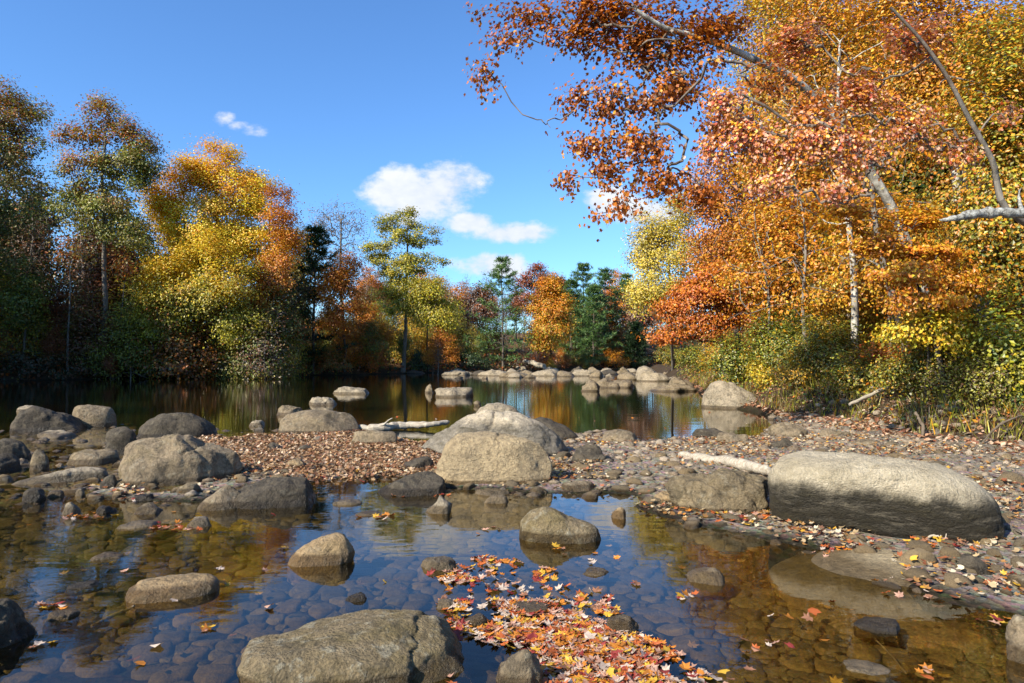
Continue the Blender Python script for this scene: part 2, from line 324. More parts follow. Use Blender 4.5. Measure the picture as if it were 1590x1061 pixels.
# ------------------------------------------------------------------ boulders
def rock_mesh(name, W, D, H, sink, prof, mat, seed, sub=4, p=2.6, rough=0.06, facets=5, strata=0.0, under=0.0, lean=0.10):
    """prof: outline (x -1..1, z 0..1) of the part above the waterline seen from the front; body reaches 'sink' below"""
    r = np.random.default_rng(seed); V, Fc = icos(sub)
    pts = [(a*W/2, b*H) for a, b in prof]; 
    pts = [(pts[0][0]*0.97, -sink)]+pts+[(pts[-1][0]*0.97, -sink)]
    c = np.array([sum(q[0] for q in pts)/len(pts)*0.5, (H-sink)*0.42 if sink < H*1.5 else 0.0]); poly = np.array(pts)-c
    ang = np.linspace(-math.pi, math.pi, 181); R = np.zeros(181)
    for i, a in enumerate(ang):
        d = np.array([math.cos(a), math.sin(a)]); best = 0
        for q0, q1 in zip(poly, np.roll(poly, -1, 0)):
            e = q1-q0; den = d[0]*e[1]-d[1]*e[0]
            if abs(den) < 1e-9: continue
            tt = (q0[0]*e[1]-q0[1]*e[0])/den; uu = (q0[0]*d[1]-q0[1]*d[0])/den
            if tt > 0 and -1e-6 <= uu <= 1+1e-6: best = max(best, tt)
        R[i] = best
    k = np.array([1, 2, 3, 2, 1])/9.0; Rp = np.r_[R[-3:-1], R, R[1:3]]; R = np.convolve(Rp, k, 'valid')
    th = np.arctan2(V[:, 2], V[:, 0]); Rt = np.interp(th, ang, R)
    y = V[:, 1]; ay = np.abs(y)
    q = np.clip(ay, 0, 1); s0 = np.sqrt(np.maximum(1-q*q, 0)); a_ = np.arctan2(q, s0)      # superellipse in depth
    cp, sp = np.maximum(1-q**p, 0)**(1/p), q
    Rb = Rt*cp; mean = R.mean()
    Rb = Rb*(1-0.25*(1-cp))+mean*cp*0.25*(1-cp)
    X = np.c_[Rb*np.cos(th)+c[0], np.sign(y)*sp*D/2, Rb*np.sin(th)+c[1]]
    top = np.clip((X[:, 2])/max(H, 1e-3), 0, 1)
    X[:, 1] += (D*lean)*top*(0.3-0.7*np.tanh(X[:, 1]/(0.22*D)))                # front face leans back
    if under: X[:, 1] += under*ss(-X[:, 2]/H, -0.62, 0.1)*(X[:, 1] < 0)*ss(-X[:, 1]/D, 0.05, 0.35)
    sz = (W*D*H)**(1/3)
    for _ in range(facets):
        n = unit(r.normal(size=3)*np.array([1 if W < 0.9*1 and sub < 5 else 0.35, 1, 0.7])); n[2] = abs(n[2])*0.8
        n = unit(n); dd = X@n; lim = dd.max()*r.uniform(0.74, 0.92)
        over = np.maximum(dd-lim, 0); X -= (over*0.92)[:, None]*n
    off = r.uniform(-50, 50, 3); n0 = unit(X-np.array([c[0], 0, c[1]]))
    disp = fbm((X+off)*(1.6/sz), 3, seed)*rough*sz*0.9 + fbm((X+off)*(6/sz), 4, seed+9, 0.6)*rough*sz*0.28
    rid = 1-np.abs(fbm((X*[1, 1, 1.6]+off)*(1.5/sz), 2, seed+77)); disp -= ss(rid, .80, 1.0)*rough*sz*0.38
    if sub >= 5:
        for q_ in range(3 if sub == 6 else 1):
            n = unit(np.array([r.normal(), r.normal()*.5, r.normal()*.6])); w_ = 0.012*sz+0.004; dd = X@n+0.16*sz*vnoise((X+off)*(2.4/sz), seed+q_)+0.03*sz*vnoise((X+off)*(11/sz), seed+q_+5)-np.percentile(X@n, r.uniform(25, 75))
            msk = ss(vnoise((X+off)*(1.3/sz), seed+q_+31), -0.25, 0.2); disp -= np.exp(-(dd/w_)**2)*0.030*sz*msk; disp += np.clip(dd/(0.05*sz), -1, 1)*0.007*sz*msk
    if strata: disp += fbm((X+off)*[2.5, 2.5, 11], 4, seed+6, 0.6)*strata*1.6*np.clip(1.3-top*1.5, 0, 1)
    X = X+n0*disp[:, None]
    return mk_mesh(name, X, Fc, mat, True)

PROF = {
 'dome': [(-1, 0), (-.93, .3), (-.7, .68), (-.35, .93), (0, 1), (.35, .93), (.7, .68), (.93, .3), (1, 0)],
 'flat': [(-1, 0), (-.94, .5), (-.75, .85), (-.3, 1), (.35, .97), (.8, .78), (.96, .4), (1, 0)],
 'domeL': [(-1, 0), (-.95, .45), (-.72, .88), (-.4, 1), (0, .9), (.45, .62), (.8, .34), (1, 0)],
 'domeR': [(-1, 0), (-.85, .22), (-.5, .5), (0, .84), (.35, 1), (.65, .95), (.93, .6), (1, 0)],
 'wedge': [(-1, 0), (-.95, .12), (-.55, .5), (0, .86), (.35, .98), (.55, 1), (.85, .75), (.98, .4), (1, 0)],
 'block': [(-1, 0), (-.97, .6), (-.86, .93), (-.4, 1), (.3, .98), (.82, .86), (.97, .55), (1, 0)],
 'tooth': [(-1, 0), (-.7, .3), (-.25, .55), (.1, 1), (.3, .8), (.55, .62), (.9, .35), (1, 0)],
 'cleft': [(-1, 0), (-.97, .35), (-.8, .75), (-.5, .97), (-.25, 1), (0, .88), (.15, .6), (.4, .56), (.75, .42), (.93, .15), (1, 0)],
}
def boulder(px0, px1, pyt, pyb, label, mat='grey', prof='dome', k=0.8, cat='boulder', name='boulder', seed=None, sub=4, sink=None, group=None, hz=0.0, **kw):
    """a rock whose foot meets the level hz at row pyb and whose top shows at row pyt"""
    Yf = F*(CH-hz)/(pyb-HY); W = (px1-px0)/F*Yf; D = W*k; Yc = Yf+D*0.36; sc_ = Yc/Yf; W *= sc_
    H = CH-(pyt-HY)/F*Yc-hz; H = max(H, 0.03); X = ((px0+px1)/2-CX)/F*Yc
    sub = 5 if (px1-px0) > 90 else (4 if (px1-px0) > 40 else 3)
    if px1-px0 > 150: sub = 6
    seed = seed if seed is not None else int(px0*7+pyt*13) % 9973
    sk = sink if sink is not None else min(0.35, 0.5*H+0.10)
    me = rock_mesh(name, W, D, H, sk, PROF[prof] if isinstance(prof, str) else prof, MR[mat], seed, sub, **kw)
    A = np.empty(len(me.vertices)*3, np.float32); me.vertices.foreach_get('co', A); A = A.reshape(-1, 3).astype(float); loc = np.array([X, Yc, hz])
    for _ in range(4):
        a = -math.atan2(loc[0], loc[1]); Wd = rotz(A, a)+loc; k_ = Wd[:, 2] > hz-0.004; Q = Wd[k_]; qx = CX+F*Q[:, 0]/Q[:, 1]; qy = HY-F*(Q[:, 2]-CH)/Q[:, 1]
        sx = (px1-px0)/(qx.max()-qx.min()); sz = min(max((pyb-pyt)/(qy.max()-qy.min()), .6), 1.5); A *= [sx, sx**0.5, sz]
        Wd = rotz(A, a)+loc; k_ = Wd[:, 2] > hz-0.004; Q = Wd[k_]; qx = CX+F*Q[:, 0]/Q[:, 1]; qy = HY-F*(Q[:, 2]-CH)/Q[:, 1]
        loc[0] += ((px0+px1)/2-(qx.max()+qx.min())/2)/F*loc[1]; yn = F*(CH-hz)/(pyb-HY); yo = F*(CH-hz)/(qy.max()-HY); loc[1] += np.clip(yn-yo, -1.5, 1.5)*0.9
    me.vertices.foreach_set('co', A.astype(np.float32).ravel()); me.update(); X, Yc = loc[0], loc[1]
    o = obj(name, me, None, (X, Yc, hz), -math.atan2(X, Yc)); tag(o, label, cat, group); return o
def outline(x0, x1, yt, yb, pts):
    return [((a-(x0+x1)/2)/((x1-x0)/2), (yb-b)/(yb-yt)) for a, b in pts]

# the big ones
boulder(372, 722, 946, 1085, 'broad tan boulder with mossy top and ridged flank closest to the camera', 'lichen',
        outline(385, 722, 948, 1085, [(383, 1085), (386, 1040), (400, 985), (420, 963), (480, 955), (560, 949), (620, 955), (660, 968), (678, 985), (690, 1020), (700, 1060), (705, 1085)]), k=0.62, p=3.2, rough=0.065, facets=7)
boulder(450, 553, 825, 878, 'wedge-shaped tan boulder rising alone from the blue water', 'tan', outline(450, 553, 825, 878, [(449, 878), (456, 866), (475, 846), (500, 833), (527, 826), (541, 832), (549, 850), (553, 866), (552, 878)]), k=0.7, rough=0.035, facets=2, p=2.3)
boulder(200, 345, 887, 932, 'low oval brown boulder with a crack across its top in shallow water', 'tan', outline(200, 345, 887, 932, [(200, 932), (203, 910), (222, 892), (260, 888), (300, 888), (330, 894), (344, 910), (344, 932)]), k=0.62, rough=0.05, facets=2)
boulder(-95, 64, 925, 1016, 'dark slanting boulder cut off by the frame, red leaf at its foot', 'dark', outline(-95, 64, 925, 1016, [(-95, 1016), (-80, 950), (-20, 928), (15, 940), (38, 965), (60, 1000), (64, 1016)]), k=0.8, rough=0.08)
boulder(806, 932, 785, 840, 'grey-green boulder with high hump and low shoulder mirrored in blue water', 'lichen', outline(806, 932, 785, 840, [(806, 840), (809, 815), (822, 797), (845, 786), (865, 790), (882, 804), (898, 809), (918, 812), (928, 822), (932, 840)]), k=0.62, rough=0.05, facets=2)
boulder(676, 858, 669, 756, 'large squared tan boulder in front of the pale hump, shaded end face', 'block', outline(676, 858, 669, 756, [(676, 756), (680, 730), (694, 690), (710, 674), (760, 669), (815, 677), (840, 686), (852, 705), (858, 730), (856, 756)]), k=0.55, p=3.6, rough=0.04, facets=3)
boulder(650, 884, 636, 712, 'wide grey hump with a whitish crest behind the squared tan boulder', 'hump', outline(650, 884, 636, 712, [(650, 712), (662, 690), (690, 662), (716, 644), (750, 638), (800, 644), (840, 660), (868, 682), (884, 712)]), k=0.55, rough=0.05)
boulder(736, 809, 625, 652, 'small white-topped boulder peeking over the wide grey hump', 'pale', 'dome', k=0.8)
boulder(812, 898, 647, 682, 'dark rounded boulder at the pool edge beside the grey hump', 'dark', 'domeL', k=0.8)
boulder(185, 379, 673, 757, 'big creased brown-grey boulder with a white patch on its top edge', 'grey', outline(185, 379, 673, 757, [(185, 757), (187, 730), (195, 695), (208, 678), (260, 674), (310, 682), (345, 692), (368, 708), (378, 735), (376, 757)]), k=0.6, p=3.0, rough=0.07, facets=7)
boulder(363, 492, 739, 787, 'black-sided flat-topped boulder beside the big creased boulder', 'dark', outline(363, 492, 739, 787, [(363, 770), (370, 752), (390, 741), (440, 740), (470, 745), (486, 762), (492, 787)]), k=0.7, rough=0.07, p=3)
boulder(309, 382, 752, 791, 'smooth brown hump in front of the big creased boulder', 'grey', 'domeR', k=0.8, rough=0.04)
boulder(432, 561, 636, 675, 'smooth grey whaleback boulder at the end of the driftwood log', 'grey', 'flat', k=0.7, rough=0.04)
boulder(546, 620, 667, 692, 'low grey block just below the driftwood log', 'grey', 'block', k=0.6)
boulder(214, 339, 640, 680, 'dark domed boulder behind the big creased boulder', 'dark', 'dome', k=0.7, rough=0.05)
boulder(17, 137, 630, 671, 'pointed dark grey boulder by the quiet water upstream', 'dark', 'domeL', k=0.7, rough=0.06)
boulder(111, 183, 628, 660, 'dark boulder with a tan top behind the pointed dark one', 'grey', 'block', k=0.7)
boulder(163, 216, 662, 706, 'dark upright block leaning against the big creased boulder', 'dark', 'block', k=0.7, rough=0.08)
boulder(-40, 52, 680, 716, 'black rounded boulder at the edge of the frame above its darker twin', 'dark', 'dome', k=0.8)
boulder(-30, 37, 703, 733, 'lower black boulder under the black rounded boulder at the frame edge', 'dark', 'flat', k=0.9)
boulder(29, 171, 724, 748, 'long flat pale slab lying among dark stones', 'pale', 'domeR', k=0.35, rough=0.06)
boulder(106, 190, 696, 722, 'grey flat-topped boulder behind the long pale slab', 'grey', 'flat', k=0.7)
boulder(49, 80, 697, 728, 'egg-shaped grey stone standing beside the black rounded boulder', 'grey', 'dome', k=0.8, cat='stone', name='stone')
boulder(588, 693, 731, 771, 'dark grey boulder in the water below the squared tan boulder', 'dark', 'domeR', k=0.75, rough=0.05)
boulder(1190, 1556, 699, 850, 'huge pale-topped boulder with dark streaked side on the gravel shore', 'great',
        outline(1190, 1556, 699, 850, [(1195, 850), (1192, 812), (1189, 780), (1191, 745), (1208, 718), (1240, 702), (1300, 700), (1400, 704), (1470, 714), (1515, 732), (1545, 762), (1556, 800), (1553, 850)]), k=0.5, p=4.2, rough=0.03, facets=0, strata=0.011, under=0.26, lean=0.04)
boulder(1030, 1194, 726, 803, 'coarse weathered boulder tucked against the huge pale-topped boulder', 'rough', outline(1030, 1194, 726, 803, [(1040, 775), (1030, 760), (1034, 740), (1060, 728), (1120, 727), (1180, 734), (1192, 760), (1180, 790), (1150, 803)]), k=0.6, p=3, rough=0.10, facets=6)
boulder(1088, 1187, 591, 635, 'pale boulder set in the bank under yellow leaves beside the pool', 'pale', 'domeL', k=0.7, rough=0.07)
# middle-sized ones
for a in [
 (1010, 1053, 761, 786, 'brown rounded stone at the water edge below the weathered boulder', 'tan', 'dome'),
 (932, 991, 666, 689, 'grey domed boulder on leafy gravel at the pool edge', 'grey', 'dome'),
 (886, 941, 690, 719, 'dark round boulder on the gravel beside the grey hump', 'dark', 'dome'),
 (1074, 1127, 664, 683, 'half-sunk dark boulder at the pool edge beside its paler neighbour', 'dark', 'flat'),
 (1111, 1162, 671, 691, 'low grey boulder half in the pool beside the half-sunk dark one', 'grey', 'flat'),
 (1190, 1254, 655, 680, 'smooth grey boulder with a squared end on the leafy shore', 'grey', 'block'),
 (1268, 1322, 666, 686, 'flat grey rock bedded in leaves behind the huge boulder', 'grey', 'block'),
 (1312, 1374, 681, 698, 'thin grey plate of rock just behind the crest of the huge boulder', 'grey', 'flat'),
 (1190, 1234, 679, 703, 'dark stone between the driftwood log and the flat leafy shore', 'dark', 'domeR'),
 (430, 472, 629, 645, 'small flat rock just behind the whaleback boulder', 'grey', 'flat'),
 (620, 674, 708, 729, 'black angular rock at the end of the brown leaf bank', 'dark', 'domeR'),
 (437, 478, 711, 729, 'rusty brown stone on the brown leaf bank', 'tan', 'flat'),
 (405, 446, 686, 700, 'black pointed stone on the near side of the whaleback boulder', 'dark', 'tooth'),
 (453, 492, 690, 701, 'flat black stone in the middle of the brown leaf bank', 'dark', 'tooth'),
 (401, 442, 711, 721, 'thin grey stone beside the rusty brown stone', 'grey', 'flat'),
 (381, 462, 729, 745, 'rough grey-brown ledge behind the black-sided boulder', 'grey', 'flat'),
 (770, 843, 1003, 1066, 'grey angular rock at the lower edge of the floating leaf raft', 'grey', 'domeR'),
 (794, 854, 931, 952, 'flat grey rock poking through the floating leaf raft', 'grey', 'flat'),
 (654, 709, 861, 884, 'pale angular rock at the upper tip of the leaf raft', 'pale', 'flat'),
 (664, 703, 768, 793, 'little pointed white rock below the squared tan boulder', 'pale', 'tooth'),
 (1063, 1123, 878, 906, 'grey rock with orange leaves on it alone in blue water', 'grey', 'domeR'),
 (1320, 1392, 955, 981, 'bluish rock breaking the water over the sunken slab', 'dark', 'domeR'),
 (948, 971, 786, 804, 'tiny upright brown rock off the gravel shore', 'tan', 'domeR'),
 (903, 944, 879, 893, 'small grey flat rock beyond the leaf raft', 'grey', 'dome'),
 (538, 572, 916, 933, 'small dark rock with white edge in the open blue water', 'dark', 'domeR'),
 (144, 197, 855, 869, 'flat grey rock with one orange leaf on its tip', 'grey', 'domeL'),
 (110, 162, 899, 913, 'thin dark rock with a red leaf on it', 'dark', 'flat'),
 (78, 130, 944, 962, 'low rock covered in red leaves near the frame edge', 'grey', 'flat'),
 (679, 707, 926, 943, 'small white rock at the leaf raft margin', 'pale', 'dome'),
 (940, 990, 950, 980, 'mottled rock with orange leaves beside the wide part of the raft', 'grey', 'dome'),
 (1303, 1376, 1024, 1046, 'white flat rock barely above the water at the lower edge', 'pale', 'flat'),
 (719, 757, 948, 968, 'slender grey rock angled at the side of the raft', 'grey', 'domeR'),
 (518, 564, 774, 784, 'thin white sliver of rock in calm water', 'pale', 'flat'),
 (552, 592, 792, 801, 'leaf-strewn sliver of rock below the white sliver', 'grey', 'flat'),
 (738, 792, 757, 769, 'flat grey slab at the foot of the squared tan boulder', 'pale', 'flat'),
 (752, 790, 767, 781, 'second flat slab just below the foot of the squared tan boulder', 'pale', 'flat'),
 (822, 850, 754, 768, 'round grey stone under the shaded end of the squared boulder', 'grey', 'dome'),
 (212, 256, 779, 798, 'pyramid-shaped grey stone in front of the big creased boulder', 'grey', 'tooth'),
 (293, 332, 800, 819, 'white-topped stone with a black side off the shore', 'pale', 'block'),
 (184, 251, 807, 821, 'low pale stones ledge beside the white-topped stone', 'pale', 'flat'),
 (100, 130, 778, 797, 'lumpy pale stone in dark shallow water', 'pale', 'dome'),
 (152, 186, 783, 797, 'dark wet stone near the lumpy pale stone', 'dark', 'domeL'),
 (38, 76, 756, 776, 'black stone below the long pale slab', 'dark', 'dome'),
 (76, 104, 760, 772, 'small grey stone beside the black stone', 'grey', 'dome'),
 (120, 136, 758, 770, 'small white stone between dark ones off the pale slab', 'pale', 'dome'),
 (210, 242, 766, 778, 'flat dark stone touching the foot of the creased boulder', 'dark', 'flat'),
 (285, 312, 762, 774, 'white stone at the foot of the creased boulder', 'pale', 'dome'),
 (276, 316, 748, 766, 'brown knobbly stone under the creased boulder', 'grey', 'dome'),
 (158, 188, 736, 756, 'dark stone between the pale slab and the creased boulder', 'dark', 'dome'),
 (1478, 1534, 857, 896, 'dark oval plate of rock ringed by fallen leaves', 'dark', 'flat'),
 (1553, 1660, 950, 1036, 'smooth grey boulder at the lower corner, partly out of frame', 'grey', 'domeL'),
 (1555, 1640, 888, 925, 'brown-grey rock on the shore past the dark oval plate', 'grey', 'flat'),
 (1175, 1212, 820, 834, 'grey wet stone near the corner of the huge boulder', 'grey', 'flat'),
 (868, 925, 745, 763, 'flat grey stone at the tip of the gravel shore', 'grey', 'flat'),
 (1560, 1640, 858, 880, 'flat bluish rock beside the frame edge above the brown-grey rock', 'dark', 'flat'),
]:
    x0, x1, yt, yb, lab, mt, pf = a
    flat_ = pf == 'flat' and (yb-yt) < 18
    boulder(x0, x1, yt, yb, lab, mt, pf, k=0.9 if not flat_ else 0.7, cat='rock', name='rock', rough=0.11, facets=8, hz=0.03 if (x0 > 880 and 655 < yb < 730) else 0.0)
for a in [   # rocks standing in the far pool
 (517, 573, 600, 612, 'flat white rock farthest out in the open pool', 'pale', 'flat'),
 (480, 524, 616, 630, 'low white rock in the pool nearer than the flat white one', 'pale', 'domeL'),
 (660, 674, 596, 610, 'tiny round grey rock beside the block-shaped pool rock', 'grey', 'dome'),
 (675, 735, 601, 617, 'block-shaped pale rock alone in the middle of the pool', 'pale', 'block'),
 (735, 747, 622, 630, 'pebble-sized rock between the pool rock and the white-topped boulder', 'grey', 'dome'),
 (388, 412, 652, 660, 'small white stone in shadowed water near the whaleback boulder', 'pale', 'flat'),
 (60, 120, 667, 679, 'flat whitish stone at the foot of the pointed dark boulder', 'pale', 'flat'),
 (28, 60, 629, 637, 'thin pale stone in the dark water behind the pointed boulder', 'pale', 'flat'),
 (903, 932, 589, 606, 'dark-based rock at the front of the far rocks', 'grey', 'dome'),
 (922, 962, 586, 601, 'rounded grey rock touching the dark-based rock', 'grey', 'dome'),
 (945, 985, 590, 602, 'low flat rock joining the rounded rock to the ledge', 'grey', 'flat'),
 (1008, 1082, 596, 608, 'long flat ledge running into the pool by the green bank', 'grey', 'flat'),
 (1036, 1078, 585, 603, 'sloping grey rock behind the long flat ledge', 'grey', 'domeL'),
 (986, 1042, 568, 592, 'high pale rock at the head of the pool below the dark hemlock', 'pale', 'domeL'),
 (958, 990, 573, 590, 'grey rock beside the high pale rock', 'grey', 'dome'),
 (685, 736, 570, 583, 'white-capped rock at the near end of the far rock line', 'pale', 'flat'),
 (733, 760, 572, 583, 'little dark rock between two white-capped rocks', 'dark', 'dome'),
 (741, 792, 569, 584, 'white-capped rock next after the little dark rock', 'pale', 'flat'),
 (776, 824, 573, 586, 'long grey rock with water in front in the far line', 'grey', 'flat'),
 (823, 870, 569, 584, 'bright angular rock below the fallen grey trunk', 'pale', 'domeR'),
 (846, 868, 566, 579, 'pale stone perched behind the bright angular rock', 'pale', 'dome'),
 (864, 892, 572, 585, 'brown-grey rock past the bright angular rock', 'grey', 'dome'),
 (887, 932, 569, 584, 'broad pale rock in the middle of the far rock line', 'pale', 'flat'),
 (928, 960, 571, 582, 'dark low rock beside the broad pale rock', 'dark', 'dome'),
 (630, 660, 572, 580, 'dark wet rock under the far bank shrubs', 'dark', 'dome'),
]:
    x0, x1, yt, yb, lab, mt, pf = a
    if yb < 592: yt = yt+(yb-yt)*0.28
    boulder(x0, x1, yt, yb, lab, mt, pf, k=1.6, cat='rock', name='rock', rough=0.17, facets=10, p=3.2, group='rocks at the head of the pool' if yb < 609 and x0 > 620 and x0 != 660 and x0 != 675 else None)
rq = random.Random(5)
for i in range(34):
    x0 = rq.uniform(690, 1050); w_ = rq.uniform(9, 26); yb = rq.uniform(576, 588)+max(0, (x0-960)*0.10); h_ = w_*rq.uniform(.22, .5)
    boulder(x0, x0+w_, yb-h_, yb, 'small rock wedged among the larger rocks at the head of the pool', rq.choice(['grey', 'dark', 'pale', 'grey']), rq.choice(['flat', 'domeL', 'tooth', 'domeR', 'block']), k=1.2, cat='rock', name='rock', rough=0.15, facets=8, group='small rocks at the head of the pool')
# sunken slab
def slab(pts, z, th, label, seed):
    """broad flat rock outlined in plan, with a domed top"""
    r = np.random.default_rng(seed); PP = np.array([gp(a, b, z) for a, b in pts]); c = PP.mean(0); V, Fc = icos(6)
    th_ = np.arctan2(V[:, 1], V[:, 0]); poly = PP-c; ang = np.linspace(-math.pi, math.pi, 145); R = []
    for a in ang:
        d = np.array([math.cos(a), math.sin(a)]); best = 0
        for q0, q1 in zip(poly, np.roll(poly, -1, 0)):
            e = q1-q0; den = d[0]*e[1]-d[1]*e[0]
            if abs(den) < 1e-9: continue
            tt = (q0[0]*e[1]-q0[1]*e[0])/den; uu = (q0[0]*d[1]-q0[1]*d[0])/den
            if tt > 0 and -1e-6 <= uu <= 1+1e-6: best = max(best, tt)
        R.append(best)
    rr = np.sqrt(V[:, 0]**2+V[:, 1]**2)**0.7; Rt = np.interp(th_, ang, np.array(R))
    X = np.c_[Rt*rr*np.cos(th_), Rt*rr*np.sin(th_), np.sign(V[:, 2])*np.abs(V[:, 2])**0.4*th]
    X += unit(X)*(fbm(X*2.2, 4, seed)*0.03)[:, None]
    return X, Fc, c
X, Fc, c = slab([(1186, 872), (1230, 850), (1330, 838), (1400, 838), (1480, 870), (1560, 930), (1600, 985), (1500, 985), (1380, 975), (1290, 955), (1220, 915)], -0.02, 0.10, '', 4)
wx, wy = X[:, 0]+c[0], X[:, 1]+c[1]; X[:, 2] += -0.155+0.11*np.exp(-((wx-3.0)**2/0.6+(wy-5.4)**2/0.45))
o = obj('rock', mk_mesh('sunken_slab', X, Fc, MR['slab']), None, (c[0], c[1], 0)); tag(o, 'broad tan slab sloping under clear water before the huge boulder', 'rock')

# ------------------------------------------------------------------ cobbles on the bed and the bar
stone_protos = []
V1, F1 = icos(2)
for s in range(14):
    r = np.random.default_rng(300+s); X = V1*np.array([1, r.uniform(.55, .9), r.uniform(.28, .5)])
    for _ in range(9):
        n = unit(r.normal(size=3)*[1, 1, .35]); dd = X@n; lim = dd.max()*r.uniform(.55, .82); X -= (np.maximum(dd-lim, 0)*.95)[:, None]*n
    X *= (1+0.10*fbm(X*1.5+s*9, 2, s))[:, None]; stone_protos.append(X/np.abs(X[:, 0]).max())
def decim():      # cheaper stones for the mass: icosahedron-like
    V0, F0 = icos(1); out = []
    for s in range(10):
        r = np.random.default_rng(500+s); X = V0*np.array([1, r.uniform(.6, .95), r.uniform(.35, .6)])*(1+r.uniform(-.22, .22, len(V0)))[:, None]; out.append(X)
    return out, F0
mass_protos, F0 = decim()
def scatter_poly(polyfn, n, x0, x1, y0, y1, mind, seed, sizefn):
    """dart throwing on a hash grid, big stones first"""
    r = np.random.default_rng(seed); P = np.c_[r.uniform(x0, x1, n), r.uniform(y0, y1, n)]; P = P[polyfn(P)]
    S = sizefn(r, P); o = np.argsort(-S); P, S = P[o], S[o]; cell = {}; keep = []; cs = max(S.max()*2, 0.05)
    for i, (p, s_) in enumerate(zip(P, S)):
        ci, cj = int(p[0]//cs), int(p[1]//cs); ok = True
        for a in (-1, 0, 1):
            for b in (-1, 0, 1):
                for q in cell.get((ci+a, cj+b), ()):
                    if (P[q, 0]-p[0])**2+(P[q, 1]-p[1])**2 < ((S[q]+s_)*mind)**2: ok = False; break
                if not ok: break
            if not ok: break
        if ok: cell.setdefault((ci, cj), []).append(i); keep.append(i)
    return P[keep], S[keep]
def rotz(X, a): c_, s_ = np.cos(a), np.sin(a); return np.c_[X[:, 0]*c_-X[:, 1]*s_, X[:, 0]*s_+X[:, 1]*c_, X[:, 2]]
def inview(P, m=1.3): return np.abs(P[:, 0]) < (0.75*P[:, 1]*m+0.4)
def stones(name, mname, P, S, cols, seed, sinkf=0.25):
    Z, _, _, _, _ = terrain(P); r = np.random.default_rng(seed)
    size_px = S/P[:, 1]; order = np.argsort(-size_px); ind = order[:300]; rest = order[300:]
    mes = [mk_mesh(name, q, F1, MR['bedstone' if name == 'bed_stone' else 'cobble']) for q in stone_protos]
    for k, i in enumerate(ind):
        o = bpy.data.objects.new(name, mes[k % len(mes)]); o.location = (P[i, 0], P[i, 1], Z[i]-S[i]*0.08); s_ = S[i]
        o.scale = (s_, s_*r.uniform(.8, 1.1), s_*r.uniform(.8, 1.3)); o.rotation_euler = (r.uniform(-.15, .15), r.uniform(-.15, .15), r.uniform(0, 6.28)); link(o, ground)
    if len(rest):
        VV, FF, CC = [], [], []; n = 0
        for j, i in enumerate(rest):
            big = size_px[i] > 0.012
            q, ff = (stone_protos[j % 14], F1) if big and False else (mass_protos[j % 10], F0)
            X = rotz(q*[S[i], S[i], S[i]*r.uniform(.8, 1.4)], r.uniform(0, 6.28))+[P[i, 0], P[i, 1], Z[i]]
            VV.append(X); FF.append(ff+n); n += len(X); CC.append(np.repeat([cols[r.integers(len(cols))]], len(ff), 0)*r.uniform(.7, 1.25))
        o = obj(mname, mk_mesh(mname, np.vstack(VV), np.vstack(FF), MR['bedstones' if name == 'bed_stone' else 'cobbles'], True, np.vstack(CC)), ground); o['kind'] = 'stuff'
SC = [(0.31, 0.265, 0.205), (0.19, 0.175, 0.155), (0.40, 0.345, 0.28), (0.50, 0.44, 0.37), (0.26, 0.205, 0.15), (0.12, 0.115, 0.105), (0.36, 0.33, 0.29)]
SB = [(0.075, 0.062, 0.032), (0.05, 0.044, 0.026), (0.10, 0.085, 0.045), (0.06, 0.056, 0.038), (0.13, 0.11, 0.07)]
def fbed(P): return (sdf(P, BAR) < -0.40) & inview(P) & (fbm(np.c_[P*0.9, P[:, 0]*0], 3, 61) > -0.62)
